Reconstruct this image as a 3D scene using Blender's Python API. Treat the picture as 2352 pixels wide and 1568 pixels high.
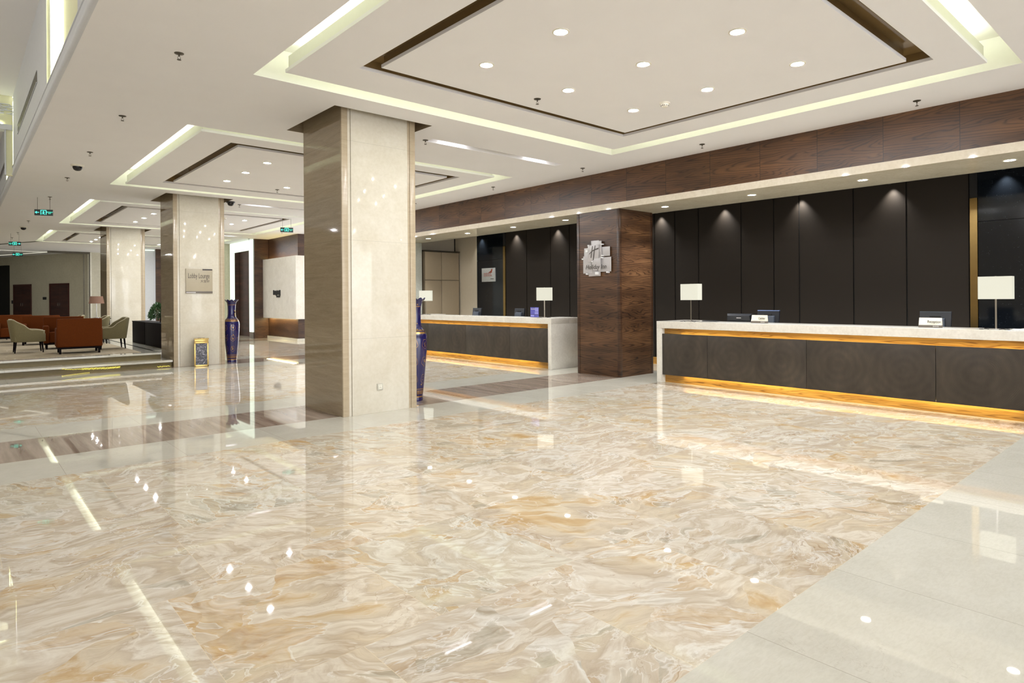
import bpy, math, random
from math import sin, cos, pi, radians, sqrt
from mathutils import Vector, Matrix
random.seed(7)
for _o in list(bpy.data.objects): bpy.data.objects.remove(_o)
C = bpy.context.scene.collection

# ------------------------------------------------------------------ camera
HC = 1.516; H = 3.94
YAW, ROLL = 0.72221, -0.00714
fwd = Vector((sin(YAW), cos(YAW), 0)); rgt = Vector((cos(YAW), -sin(YAW), 0)); up = Vector((0, 0, 1))
r3 = rgt*cos(ROLL) + up*sin(ROLL); u3 = up*cos(ROLL) - rgt*sin(ROLL)
cd = bpy.data.cameras.new('camera'); cam = bpy.data.objects.new('camera', cd); C.objects.link(cam)
m = Matrix((r3, u3, -fwd)).transposed().to_4x4(); m.translation = Vector((0, 0, HC)); cam.matrix_world = m
cd.sensor_width = 36; cd.lens = 1449.55/2352*36
cd.shift_x = (1176-1173.83)/2352; cd.shift_y = (685.03-784)/2352
cd.clip_start = .05; cd.clip_end = 200
bpy.context.scene.camera = cam

# ------------------------------------------------------------------ world, exposure
w = bpy.data.worlds.new('world'); bpy.context.scene.world = w; w.use_nodes = True
bg = w.node_tree.nodes['Background']; bg.inputs[0].default_value = (.94, .96, 1.0, 1); bg.inputs[1].default_value = 2.6
vs = bpy.context.scene.view_settings
vs.view_transform = 'Standard'; vs.look = 'None'; vs.gamma = 1; vs.exposure = 0.62; vs.use_curve_mapping = False
COVE = 7.0      # strength of the cove light strips
DOWN = 36.0     # strength of a downlight lens

# ------------------------------------------------------------------ materials
def new_mat(name):
    mt = bpy.data.materials.new(name); mt.use_nodes = True
    return mt, mt.node_tree, mt.node_tree.nodes['Principled BSDF']
class NT:
    def __init__(s, nt): s.nt = nt
    def n(s, typ, ins=None, **kw):
        nd = s.nt.nodes.new(typ)
        for k, v in kw.items(): setattr(nd, k, v)
        for k, v in (ins or {}).items():
            if isinstance(v, bpy.types.NodeSocket): s.nt.links.new(v, nd.inputs[k])
            else: nd.inputs[k].default_value = v
        return nd
    def math(s, op, a, b=0.0, c=0.0):
        return s.n('ShaderNodeMath', {0: a, 1: b, 2: c}, operation=op).outputs[0]
    def mix(s, f, a, b, bt='MIX'):
        nd = s.n('ShaderNodeMix', data_type='RGBA', blend_type=bt)
        for i, v in ((0, f), (6, a), (7, b)):
            if isinstance(v, bpy.types.NodeSocket): s.nt.links.new(v, nd.inputs[i])
            else: nd.inputs[i].default_value = v if i == 0 else (*v[:3], 1)
        return nd.outputs[2]
    def ramp(s, f, stops, interp='LINEAR'):
        nd = s.n('ShaderNodeValToRGB', {0: f}); cr = nd.color_ramp; cr.interpolation = interp
        while len(cr.elements) < len(stops): cr.elements.new(.5)
        for e, (p, c) in zip(cr.elements, stops):
            e.position = p; e.color = (*c, 1) if len(c) == 3 else c
        return nd.outputs[0]
    def noise(s, vec, scale, detail=4, rough=.55, dist=0.0):
        return s.n('ShaderNodeTexNoise', {'Vector': vec, 'Scale': scale, 'Detail': detail, 'Roughness': rough, 'Distortion': dist}).outputs[0]
    def mapping(s, vec, scale=(1, 1, 1), loc=(0, 0, 0), rot=(0, 0, 0)):
        return s.n('ShaderNodeMapping', {'Vector': vec, 'Scale': scale, 'Location': loc, 'Rotation': rot}).outputs[0]
    def coord(s): return s.n('ShaderNodeTexCoord').outputs['Object']
    def link(s, a, b): s.nt.links.new(a, b)
def hexc(r, g, b):
    f = lambda v: ((v/255+.055)/1.055)**2.4 if v/255 > .04045 else v/255/12.92
    return (f(r), f(g), f(b))
def plain(name, col, rough=.5, metal=0, spec=.5, coat=0, var=.06, vscale=12, bump=0, emit=None, es=0, trans=0, alpha=1):
    mt, nt, b = new_mat(name); t = NT(nt); co = t.coord()
    nz = t.noise(co, vscale, 3)
    c1 = tuple(max(0, x*(1-var)) for x in col); c2 = tuple(min(1, x*(1+var)) for x in col)
    t.link(t.ramp(nz, [(.3, c1), (.7, c2)]), b.inputs['Base Color'])
    b.inputs['Roughness'].default_value = rough; b.inputs['Metallic'].default_value = metal
    b.inputs['Specular IOR Level'].default_value = spec; b.inputs['Coat Weight'].default_value = coat
    b.inputs['Transmission Weight'].default_value = trans; b.inputs['Alpha'].default_value = alpha
    if emit: b.inputs['Emission Color'].default_value = (*emit, 1); b.inputs['Emission Strength'].default_value = es
    if bump:
        bm = t.n('ShaderNodeBump', {'Height': nz, 'Strength': bump, 'Distance': .01}); t.link(bm.outputs[0], b.inputs['Normal'])
    return mt
def emitter(name, col, st):
    mt, nt, b = new_mat(name); b.inputs['Base Color'].default_value = (0, 0, 0, 1)
    b.inputs['Emission Color'].default_value = (*col, 1); b.inputs['Emission Strength'].default_value = st
    return mt

def floor_marble():
    mt, nt, b = new_mat('breccia_marble'); t = NT(nt); co = t.coord()
    sp = t.n('ShaderNodeSeparateXYZ', {0: co}); x, y = sp.outputs[0], sp.outputs[1]
    v = t.math('DIVIDE', t.math('SUBTRACT', y, 1.446), 1.056); row = t.math('FLOOR', v)
    rr = t.n('ShaderNodeTexWhiteNoise', {'W': row}, noise_dimensions='1D').outputs[0]
    u = t.math('ADD', t.math('DIVIDE', x, .94), t.math('MULTIPLY', rr, 1.0)); colm = t.math('FLOOR', u)
    idv = t.n('ShaderNodeCombineXYZ', {0: colm, 1: row}).outputs[0]
    wn = t.n('ShaderNodeTexWhiteNoise', {'Vector': idv}, noise_dimensions='3D')
    rnd, rc = wn.outputs[0], wn.outputs[1]
    # offset and turn the stone slab by slab
    off = t.n('ShaderNodeVectorMath', {0: rc, 1: (37, 23, 11)}, operation='MULTIPLY').outputs[0]
    ang = t.math('MULTIPLY_ADD', rnd, 1.3, -.15)
    base = t.n('ShaderNodeVectorRotate', {'Vector': co, 'Angle': ang}, rotation_type='Z_AXIS').outputs[0]
    p = t.n('ShaderNodeVectorMath', {0: base, 1: off}, operation='ADD').outputs[0]
    wv = t.n('ShaderNodeTexNoise', {'Vector': p, 'Scale': .85, 'Detail': 4, 'Roughness': .55}).outputs[1]
    wo = t.n('ShaderNodeVectorMath', {0: wv, 1: (1.0, .7, .5)}, operation='MULTIPLY').outputs[0]
    q = t.n('ShaderNodeVectorMath', {0: p, 1: wo}, operation='ADD').outputs[0]
    vc = t.n('ShaderNodeTexVoronoi', {'Vector': t.mapping(q, scale=(1, 1.35, .3)), 'Scale': 1.7, 'Randomness': 1.0})
    fo = t.n('ShaderNodeVectorMath', {0: vc.outputs['Color'], 1: (.55, .55, .55)}, operation='MULTIPLY').outputs[0]
    q0 = q; q = t.n('ShaderNodeVectorMath', {0: q, 1: fo}, operation='ADD').outputs[0]
    qs = t.mapping(q, scale=(.8, 1.45, 1))
    n1 = t.noise(qs, 1.35, 7, .60, .7)
    col = t.ramp(n1, [(.27, hexc(206, 174, 130)), (.35, hexc(222, 200, 168)), (.40, hexc(236, 226, 208)), (.47, hexc(216, 204, 188)),
                      (.52, hexc(246, 241, 231)), (.58, hexc(222, 211, 195)), (.63, hexc(248, 246, 240)), (.70, hexc(198, 188, 172)), (.80, hexc(166, 156, 140))])
    # fine streaks
    n2 = t.noise(t.mapping(q, scale=(1.1, 4.5, 1)), 3.4, 6, .68, .5)
    col = t.mix(.34, col, t.ramp(n2, [(.3, hexc(190, 168, 138)), (.5, hexc(236, 230, 218)), (.68, hexc(252, 250, 244))]), 'MULTIPLY')
    # ochre fragments with sharp rims
    n3 = t.noise(t.mapping(q, loc=(2, 5, 1), scale=(1, 1.7, 1)), 1.55, 5, .58, .9)
    am = t.math('MULTIPLY', t.ramp(n3, [(.585, (0, 0, 0)), (.60, (.7,)*3), (.65, (.3,)*3), (.71, (.95,)*3)]), t.math('MULTIPLY_ADD', rnd, .55, .22))
    col = t.mix(am, col, t.ramp(n2, [(.34, hexc(190, 142, 84)), (.52, hexc(220, 182, 126)), (.66, hexc(236, 214, 176))]))
    # grey fragments
    n5 = t.noise(t.mapping(q, loc=(5, 9, 2), scale=(1, 1.6, 1)), 1.5, 5, .6, 1.0)
    gm = t.math('MULTIPLY', t.ramp(n5, [(.60, (0, 0, 0)), (.63, (.6,)*3), (.72, (.8,)*3)]), .8)
    col = t.mix(gm, col, t.ramp(n2, [(.34, hexc(150, 144, 128)), (.6, hexc(206, 200, 186))]))
    # white rims round the fragments, and free veins
    rim = t.ramp(t.math('ABSOLUTE', t.math('SUBTRACT', n3, .58)), [(0, (.8,)*3), (.006, (.4,)*3), (.014, (0, 0, 0))])
    rim5 = t.ramp(t.math('ABSOLUTE', t.math('SUBTRACT', n5, .597)), [(0, (.9,)*3), (.012, (0, 0, 0))])
    n4 = t.noise(t.mapping(q, loc=(8, 3, 4), scale=(1, 1.4, 1)), 1.6, 5, .6, .9)
    vm = t.ramp(t.math('ABSOLUTE', t.math('SUBTRACT', n4, .5)), [(0, (.9,)*3), (.004, (.4,)*3), (.011, (0, 0, 0))])
    vmask = t.ramp(t.noise(p, 1.2, 2), [(.46, (0, 0, 0)), (.62, (1, 1, 1))])
    va = t.math('MAXIMUM', t.math('MAXIMUM', rim, rim5), t.math('MULTIPLY', vm, vmask))
    col = t.mix(t.math('MULTIPLY', va, .75), col, hexc(252, 251, 247))
    n6 = t.noise(t.mapping(q, loc=(3, 1, 7)), 1.9, 4, .6, 1.0)
    v2 = t.ramp(t.math('ABSOLUTE', t.math('SUBTRACT', n6, .5)), [(0, (1, 1, 1)), (.004, (0, 0, 0))])
    col = t.mix(t.math('MULTIPLY', v2, t.math('MULTIPLY', vmask, .5)), col, hexc(150, 112, 70))
    # slab tint
    tint = t.ramp(rnd, [(0, (.90, .88, .86)), (.35, (1, .99, .98)), (.7, (1, .96, .90)), (1, (.95, .97, .95))])
    col = t.mix(.8, col, tint, 'MULTIPLY')
    col = t.mix(1.0, col, (.84, .84, .835), 'MULTIPLY')
    col = t.n('ShaderNodeHueSaturation', {'Saturation': 1.12, 'Color': col}).outputs[0]
    # joints
    fu = t.math('FRACT', u); fv = t.math('FRACT', v)
    ju = t.math('LESS_THAN', t.math('MULTIPLY', t.math('MINIMUM', fu, t.math('SUBTRACT', 1, fu)), .94), .0016)
    jv = t.math('LESS_THAN', t.math('MULTIPLY', t.math('MINIMUM', fv, t.math('SUBTRACT', 1, fv)), 1.056), .0012)
    col = t.mix(t.math('MULTIPLY', t.math('MAXIMUM', ju, jv), .55), col, hexc(226, 210, 178))
    t.link(col, b.inputs['Base Color'])
    b.inputs['Roughness'].default_value = .02; b.inputs['IOR'].default_value = 1.45
    return mt
def floor_slab(name, c1, c2, pitch, streak=0.0, joint=.6, seed=0.0, rough=.02):
    """large slabs laid along X with joints every `pitch` metres"""
    mt, nt, b = new_mat(name); t = NT(nt); co = t.coord()
    sp = t.n('ShaderNodeSeparateXYZ', {0: co}); u = t.math('DIVIDE', t.math('SUBTRACT', sp.outputs[0], .723), pitch)
    idn = t.math('FLOOR', u)
    wn = t.n('ShaderNodeTexWhiteNoise', {'W': t.math('ADD', idn, seed)}, noise_dimensions='1D')
    off = t.n('ShaderNodeVectorMath', {0: wn.outputs[1], 1: (9, 9, 9)}, operation='MULTIPLY').outputs[0]
    p = t.n('ShaderNodeVectorMath', {0: co, 1: off}, operation='ADD').outputs[0]
    if streak:
        n1 = t.noise(t.mapping(p, scale=(3.2, .22, 1)), 3.0, 6, .6, .3)
        col = t.ramp(n1, [(.28, c1), (.5, tuple((a+d)/2 for a, d in zip(c1, c2))), (.72, c2)])
    else:
        n1 = t.noise(p, 2.2, 7, .65, .8); n2 = t.noise(t.mapping(p, scale=(1, 3, 1)), 22, 3, .6, .5)
        col = t.mix(.35, t.ramp(n1, [(.3, c1), (.7, c2)]), t.ramp(n2, [(.35, c1), (.6, c2)]))
        cr = t.noise(p, 1.3, 6, .62, 1.0)
        vm = t.ramp(t.math('ABSOLUTE', t.math('SUBTRACT', cr, .5)), [(0, (1, 1, 1)), (.0035, (0, 0, 0))])
        vk = t.ramp(t.noise(p, .9, 1), [(.55, (0, 0, 0)), (.62, (1, 1, 1))])
        col = t.mix(t.math('MULTIPLY', t.math('MULTIPLY', vm, vk), .22), col, hexc(150, 138, 118))
    col = t.mix(.6, col, t.ramp(wn.outputs[0], [(0, (.93, .93, .92)), (1, (1, 1, 1))]), 'MULTIPLY')
    fu = t.math('FRACT', u)
    j = t.math('LESS_THAN', t.math('MULTIPLY', t.math('MINIMUM', fu, t.math('SUBTRACT', 1, fu)), pitch), .002)
    col = t.mix(t.math('MULTIPLY', j, joint), col, hexc(150, 140, 126))
    t.link(col, b.inputs['Base Color']); b.inputs['Roughness'].default_value = rough; b.inputs['IOR'].default_value = 1.52
    return mt
def stone(name, c1, c2, rough=.12, scale=3.0, strx=(1, 1, 1), joints=None, spec=.5, fine=.4, ior=1.5):
    mt, nt, b = new_mat(name); t = NT(nt); co = t.coord(); p = t.mapping(co, scale=strx)
    n1 = t.noise(p, scale, 7, .62, .7); n2 = t.noise(p, scale*9, 3, .6, .4)
    col = t.mix(fine, t.ramp(n1, [(.3, c1), (.7, c2)]), t.ramp(n2, [(.35, c1), (.62, c2)]))
    if joints:
        sp = t.n('ShaderNodeSeparateXYZ', {0: co}); z = sp.outputs[2]
        f = t.math('FRACT', t.math('DIVIDE', t.math('SUBTRACT', z, joints[1]), joints[0]))
        j = t.math('LESS_THAN', t.math('MULTIPLY', t.math('MINIMUM', f, t.math('SUBTRACT', 1, f)), joints[0]), .002)
        col = t.mix(t.math('MULTIPLY', j, .5), col, tuple(x*.6 for x in c1))
    t.link(col, b.inputs['Base Color']); b.inputs['Roughness'].default_value = rough
    b.inputs['Specular IOR Level'].default_value = spec; b.inputs['IOR'].default_value = ior
    return mt
def wood(name, cs, panel=0.0, y0=0.0, rough=.36, zs=1.0, freq=8.5, coat=0.0, pz=0.0):
    """walnut veneer, grain running horizontally"""
    mt, nt, b = new_mat(name); t = NT(nt); co = t.coord()
    sp = t.n('ShaderNodeSeparateXYZ', {0: co}); x, y, z = sp.outputs
    h = t.math('ADD', x, y)
    if panel:
        i = t.math('FLOOR', t.math('DIVIDE', t.math('SUBTRACT', y, y0), panel))
        r = t.n('ShaderNodeTexWhiteNoise', {'W': i}, noise_dimensions='1D').outputs[0]
        h = t.math('ADD', h, t.math('MULTIPLY', r, 3.0))
        # veneer leaves stacked over one another
    zz = t.math('MULTIPLY', z, zs)
    p = t.n('ShaderNodeCombineXYZ', {0: t.math('MULTIPLY', h, .55), 1: t.math('MULTIPLY', zz, 2.6), 2: 0.0}).outputs[0]
    n1 = t.noise(p, 1.5, 3, .5, .6)
    # arches: nested curves repeated every .28 m of height
    zf = t.math('SUBTRACT', t.math('FRACT', t.math('ADD', t.math('DIVIDE', zz, .27), t.math('MULTIPLY', n1, .5))), .5)
    arch = t.math('MULTIPLY', t.math('SQRT', t.math('ADD', t.math('MULTIPLY', zf, zf), .012)), 1.15)
    ph = t.math('ADD', t.math('ADD', arch, t.math('MULTIPLY', h, .30)), t.math('MULTIPLY', n1, .75))
    rings = t.math('SINE', t.math('MULTIPLY', ph, freq*5.5))
    f1 = t.math('SUBTRACT', 1.0, t.math('POWER', t.math('MULTIPLY_ADD', rings, .5, .5), 5.0))
    fine = t.noise(t.n('ShaderNodeCombineXYZ', {0: t.math('MULTIPLY', h, 2.0), 1: t.math('MULTIPLY', zz, 60), 2: 0.0}).outputs[0], 1.6, 4, .7)
    broad = t.noise(t.n('ShaderNodeCombineXYZ', {0: t.math('MULTIPLY', h, .8), 1: t.math('MULTIPLY', zz, 5), 2: 0.0}).outputs[0], 1.1, 3, .5)
    f = t.math('ADD', t.math('MULTIPLY', f1, .20), t.math('ADD', t.math('MULTIPLY', fine, .26), t.math('MULTIPLY', broad, .62)))
    col = t.ramp(f, [(.32, cs[0]), (.50, cs[1]), (.64, cs[2]), (.82, cs[3])])
    if panel:
        fr = t.math('FRACT', t.math('DIVIDE', t.math('SUBTRACT', y, y0), panel))
        j = t.math('LESS_THAN', t.math('MULTIPLY', t.math('MINIMUM', fr, t.math('SUBTRACT', 1, fr)), panel), .004)
        col = t.mix(t.math('MULTIPLY', j, .8), col, (.01, .006, .004))
        col = t.mix(.5, col, t.ramp(r, [(0, (.8, .8, .8)), (1, (1, 1, 1))]), 'MULTIPLY')
    t.link(col, b.inputs['Base Color']); b.inputs['Roughness'].default_value = rough; b.inputs['Coat Weight'].default_value = coat
    b.inputs['Coat Roughness'].default_value = .12
    return mt
def ring_panel():
    mt, nt, b = new_mat('ringed_dark_veneer'); t = NT(nt); co = t.coord()
    sp = t.n('ShaderNodeSeparateXYZ', {0: co}); y, z = sp.outputs[1], sp.outputs[2]
    k = t.math('DIVIDE', t.math('SUBTRACT', y, 1.61), .83); i = t.math('FLOOR', k)
    yy = t.math('MULTIPLY', t.math('SUBTRACT', t.math('FRACT', k), .5), .83); zz = t.math('SUBTRACT', z, .53)
    nz = t.noise(co, 3.5, 4, .5)
    d = t.math('ADD', t.math('SQRT', t.math('ADD', t.math('MULTIPLY', yy, yy), t.math('MULTIPLY', zz, zz))), t.math('MULTIPLY', nz, .10))
    s = t.math('MULTIPLY_ADD', t.math('SINE', t.math('MULTIPLY', d, 420)), .5, .5)
    s2 = t.math('MULTIPLY_ADD', t.math('SINE', t.math('MULTIPLY', d, 60)), .5, .5)
    cl = t.noise(t.mapping(co, scale=(1, 1, .5)), 4, 4, .6)
    f = t.math('ADD', t.math('MULTIPLY', t.math('MULTIPLY', s, s2), .16), t.math('MULTIPLY', cl, .85))
    col = t.ramp(f, [(.3, hexc(48, 41, 34)), (.55, hexc(62, 54, 45)), (.8, hexc(84, 73, 58))])
    t.link(col, b.inputs['Base Color']); b.inputs['Roughness'].default_value = .42
    bm = t.n('ShaderNodeBump', {'Height': s, 'Strength': .25, 'Distance': .002}); t.link(bm.outputs[0], b.inputs['Normal'])
    return mt
def granite_spark():
    mt, nt, b = new_mat('black_galaxy_granite'); t = NT(nt); co = t.coord()
    v = t.n('ShaderNodeTexVoronoi', {'Vector': co, 'Scale': 55.0}).outputs['Distance']
    g = t.ramp(v, [(0, (1, 1, 1)), (.09, (.5,)*3), (.13, (0, 0, 0))]); gm = t.ramp(t.noise(co, 17, 2), [(.52, (0, 0, 0)), (.62, (1, 1, 1))])
    col = t.mix(t.math('MULTIPLY', g, gm), (.006, .008, .011), (.35, .45, .5))
    t.link(col, b.inputs['Base Color']); b.inputs['Roughness'].default_value = .09
    return mt
def carpet_mat():
    mt, nt, b = new_mat('patterned_carpet'); t = NT(nt); co = t.coord()
    n = t.noise(co, 60, 2); v = t.n('ShaderNodeTexNoise', {'Vector': co, 'Scale': .55, 'Detail': 1.0, 'Distortion': 1.5}).outputs[0]
    ln = t.ramp(t.math('ABSOLUTE', t.math('SUBTRACT', t.math('FRACT', t.math('MULTIPLY', v, 7)), .5)), [(0, (1, 1, 1)), (.05, (0, 0, 0))])
    col = t.mix(t.math('MULTIPLY', ln, .6), t.ramp(n, [(.3, hexc(150, 136, 112)), (.7, hexc(174, 160, 134))]), hexc(212, 202, 180))
    t.link(col, b.inputs['Base Color']); b.inputs['Roughness'].default_value = .95
    return mt
def vase_mat():
    mt, nt, b = new_mat('cobalt_and_gilt_porcelain'); t = NT(nt); co = t.coord()
    sp = t.n('ShaderNodeSeparateXYZ', {0: co}); x, y, z = sp.outputs
    a = t.math('DIVIDE', t.math('ARCTAN2', y, x), 2*pi)
    # medallions: fan-like outlines, three above one another, eight round the body
    au = t.math('SUBTRACT', t.math('FRACT', t.math('MULTIPLY', a, 6)), .5); zv = t.math('SUBTRACT', t.math('FRACT', t.math('DIVIDE', t.math('SUBTRACT', z, .2), .26)), .5)
    body = t.math('MULTIPLY', t.math('GREATER_THAN', z, .2), t.math('LESS_THAN', z, .98))
    e = t.math('SQRT', t.math('ADD', t.math('MULTIPLY', t.math('MULTIPLY', au, au), 1.9), t.math('MULTIPLY', t.math('MULTIPLY', zv, zv), 2.6)))
    wob = t.math('MULTIPLY', t.math('SINE', t.math('MULTIPLY', t.math('ARCTAN2', zv, au), 5)), .035)
    e = t.math('ADD', e, wob)
    ring = t.math('LESS_THAN', t.math('ABSOLUTE', t.math('SUBTRACT', e, .42)), .018)
    inner = t.math('MULTIPLY', t.math('LESS_THAN', e, .20), t.math('GREATER_THAN', t.noise(co, 38, 3), .52))
    m1 = t.math('MULTIPLY', body, t.math('MAXIMUM', ring, inner))
    spot = t.math('LESS_THAN', t.n('ShaderNodeTexVoronoi', {'Vector': co, 'Scale': 11.0}).outputs['Distance'], .13)
    flow = t.math('MULTIPLY', spot, t.math('GREATER_THAN', z, .2))
    bands = 0
    bs = None
    for z0, z1 in ((.055, .075), (.10, .16), (.175, .185), (1.0, 1.03), (1.045, 1.06), (1.40, 1.41)):
        k = t.math('MULTIPLY', t.math('GREATER_THAN', z, z0), t.math('LESS_THAN', z, z1))
        if z1-z0 > .05: k = t.math('MULTIPLY', k, t.math('GREATER_THAN', t.math('FRACT', t.math('MULTIPLY', a, 24)), .35))
        bs = k if bs is None else t.math('MAXIMUM', bs, k)
    g = t.math('MINIMUM', t.math('MAXIMUM', t.math('MAXIMUM', m1, bs), flow), 1)
    col = t.mix(g, hexc(24, 20, 78), hexc(168, 128, 72))
    t.link(col, b.inputs['Base Color']); t.link(t.math('MULTIPLY', g, .6), b.inputs['Metallic'])
    b.inputs['Roughness'].default_value = .12; b.inputs['Coat Weight'].default_value = .6
    return mt
def leaf_mat():
    mt, nt, b = new_mat('leaf_green'); t = NT(nt); co = t.coord()
    t.link(t.ramp(t.noise(co, 9, 3), [(.3, hexc(40, 78, 44)), (.7, hexc(96, 138, 88))]), b.inputs['Base Color']); b.inputs['Roughness'].default_value = .45
    return mt
M = {}
M['white'] = plain('white_ceiling_paint', (.845, .84, .845), .7, var=.01, vscale=2)
M['cove'] = plain('cove_paint', (.83, .835, .755), .7, var=.01)
M['bronze'] = plain('bronze_mirror_glass', hexc(122, 100, 66), .07, metal=0, var=.03)
M['marble'] = floor_marble()
M['border'] = floor_slab('cream_border_marble', hexc(200, 196, 182), hexc(216, 213, 201), .98, seed=3)
M['brownstrip'] = floor_slab('brown_veined_marble', hexc(132, 113, 98), hexc(184, 168, 155), 1.04, streak=1, seed=11)
M['cream'] = stone('cream_column_marble', hexc(206, 198, 178), hexc(222, 216, 201), .035, 2.2, joints=(1.29, 1.0), fine=.3)
M['taupe'] = stone('taupe_striated_marble', hexc(140, 125, 101), hexc(164, 149, 125), .03, 2.4, strx=(.6, .6, 7), joints=(1.29, 1.0), fine=.25, ior=1.6)
M['taupe_l'] = stone('taupe_striated_marble_honed', hexc(172, 156, 130), hexc(190, 174, 148), .2, 2.4, strx=(.6, .6, 9), joints=(1.29, 1.0))
M['counter'] = stone('pale_counter_marble', hexc(212, 206, 194), hexc(232, 228, 218), .14, 3.5)
M['counter_g'] = stone('greyed_counter_marble', hexc(176, 178, 166), hexc(206, 206, 196), .16, 3.5, strx=(1, 1, .6))
M['band'] = stone('beige_band_marble', hexc(214, 203, 182), hexc(232, 223, 206), .04, 3, ior=1.45)
M['soffit'] = stone('beige_soffit_marble', hexc(206, 196, 172), hexc(226, 218, 198), .12, 3, ior=1.35)
M['walnut'] = wood('walnut_panels', [hexc(42, 27, 16), hexc(72, 47, 29), hexc(92, 62, 38), hexc(118, 82, 50)], panel=.8695, y0=2.2)
M['walnut_p'] = wood('walnut_pillar', [hexc(32, 21, 14), hexc(64, 43, 28), hexc(88, 61, 40), hexc(120, 87, 58)], panel=0)
M['walnut_d'] = wood('dark_walnut', [hexc(28, 17, 11), hexc(54, 34, 22), hexc(72, 48, 31), hexc(96, 66, 42)], rough=.35)
M['amberwood'] = wood('amber_walnut_band', [hexc(104, 66, 26), hexc(160, 112, 46), hexc(194, 144, 66), hexc(220, 174, 92)], zs=2.2, freq=7)
M['ring'] = ring_panel()
M['fabricwall'] = plain('dark_fabric_panel', hexc(43, 36, 29), .7, spec=.3, var=.05, vscale=300, bump=.05)
M['joint'] = plain('dark_joint', (.008, .007, .006), .8)
M['granite'] = granite_spark()
M['gold'] = plain('brushed_gold', hexc(150, 124, 76), .22, metal=.9, var=.05)
M['brass'] = plain('polished_brass', hexc(196, 168, 104), .24, metal=1, var=.05)
M['beige'] = plain('beige_wall_cloth', hexc(196, 184, 162), .7, var=.02)
M['cabinet'] = plain('taupe_cabinet_laminate', hexc(158, 142, 118), .5, var=.02)
M['cabdark'] = plain('cabinet_edge', hexc(112, 100, 82), .5)
M['gwall'] = stone('limestone_wall', hexc(182, 176, 152), hexc(200, 194, 172), .3, 1.4, joints=(.8, .35))
M['chrome'] = plain('chrome', (.72, .72, .74), .12, metal=1, var=.02)
M['black'] = plain('black_plastic', hexc(26, 28, 34), .35)
M['darkgrey'] = plain('dark_grey_plastic', hexc(62, 68, 78), .4)
M['bluegrey'] = plain('blue_edge_plastic', hexc(120, 140, 190), .3)
M['blackglass'] = plain('black_dome_glass', (.01, .01, .012), .06)
M['offwhite'] = plain('off_white_plastic', hexc(226, 222, 206), .4)
M['darkwood'] = plain('ebony_wood', hexc(18, 12, 13), .6, spec=.06)
M['green_f'] = plain('olive_upholstery', hexc(122, 113, 80), .85, var=.08, vscale=60, bump=.08)
M['piping'] = plain('pale_piping', hexc(214, 206, 180), .8)
M['orange_f'] = plain('rust_upholstery', hexc(92, 45, 14), .9, spec=.1, var=.08, vscale=60, bump=.08)
M['door'] = wood('dark_red_door_wood', [hexc(32, 14, 11), hexc(50, 25, 19), hexc(62, 33, 25), hexc(76, 42, 31)], rough=.7, coat=0)
M['doorframe'] = plain('dark_red_frame', hexc(66, 30, 24), .4)
M['riser'] = plain('olive_brown_riser', hexc(120, 106, 66), .4)
M['carpet'] = carpet_mat()
M['vase'] = vase_mat()
M['leaf'] = leaf_mat()
def veined_black():
    mt, nt, b = new_mat('black_veined_marble'); t = NT(nt); co = t.coord()
    n = t.noise(co, 9, 5, .6, 1.2); v = t.ramp(t.math('ABSOLUTE', t.math('SUBTRACT', n, .5)), [(0, (1, 1, 1)), (.012, (.3,)*3), (.03, (0, 0, 0))])
    t.link(t.mix(v, hexc(28, 25, 34), hexc(196, 190, 200)), b.inputs['Base Color']); b.inputs['Roughness'].default_value = .1
    return mt
M['blackmarble'] = veined_black()
M['shade_brown'] = plain('brown_lamp_cloth', hexc(112, 84, 68), .8, emit=hexc(150, 112, 90), es=.12)
M['plate'] = plain('frosted_acrylic', hexc(196, 192, 192), .25, var=.02, emit=None, alpha=.93)
M['stud'] = plain('white_standoff', hexc(240, 240, 240), .3)
M['ink'] = plain('dark_grey_lettering', hexc(74, 68, 62), .5)
M['ink_l'] = plain('light_lettering', hexc(212, 208, 204), .5)
M['red_ink'] = plain('red_brown_lettering', hexc(178, 86, 62), .5)
M['signbeige'] = plain('beige_sign_face', hexc(176, 165, 142), .35, var=.02)
M['signcream'] = plain('cream_sign_face', hexc(224, 218, 200), .35, var=.02)
M['signgrey'] = plain('grey_sign_base', hexc(112, 104, 96), .35)
M['silver'] = plain('silver_sign_face', hexc(196, 198, 196), .2, metal=.2)
M['blueprint'] = plain('blue_print', hexc(92, 92, 178), .4, var=.12, vscale=30)
M['blueprint_l'] = plain('pale_blue_print', hexc(150, 150, 220), .4)
M['paper'] = plain('white_paper', hexc(244, 244, 240), .6)
M['socket'] = plain('pale_grey_socket', hexc(190, 186, 172), .4)
M['vent'] = plain('dark_vent', hexc(66, 58, 54), .5)
M['glass'] = plain('clear_glass', (1, 1, 1), .02, trans=1)
M['steel'] = plain('dark_steel_trim', hexc(80, 74, 62), .35, metal=.6)
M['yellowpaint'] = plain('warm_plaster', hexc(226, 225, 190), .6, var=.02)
M['greywall'] = plain('pale_grey_paint', hexc(208, 211, 216), .6, var=.02)
M['greenmat'] = plain('sign_dark_green', hexc(8, 40, 36), .3)
M['e_cove'] = emitter('cove_tube', (.97, 1.0, .88), COVE)
M['e_bulb'] = emitter('downlight_bulb', (.94, .965, 1.0), 3300)
M['e_down'] = emitter('downlight_lens', (1.0, .985, 1.0), DOWN)
M['e_down_s'] = emitter('soffit_downlight_lens', (1.0, .98, .94), 60)
M['e_amber'] = emitter('amber_led', (1.0, .84, .42), 17)
M['e_amber2'] = emitter('dim_amber_led', (1.0, .78, .30), 7)
M['e_warm'] = emitter('warm_led', (1.0, .86, .52), 9)
M['e_shade'] = plain('lit_lamp_shade', (.14, .14, .12), .8, var=.01, emit=(1.0, .975, .80), es=.44)
M['e_portal'] = emitter('lit_frame', (.86, 1.0, .80), .85)
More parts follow.
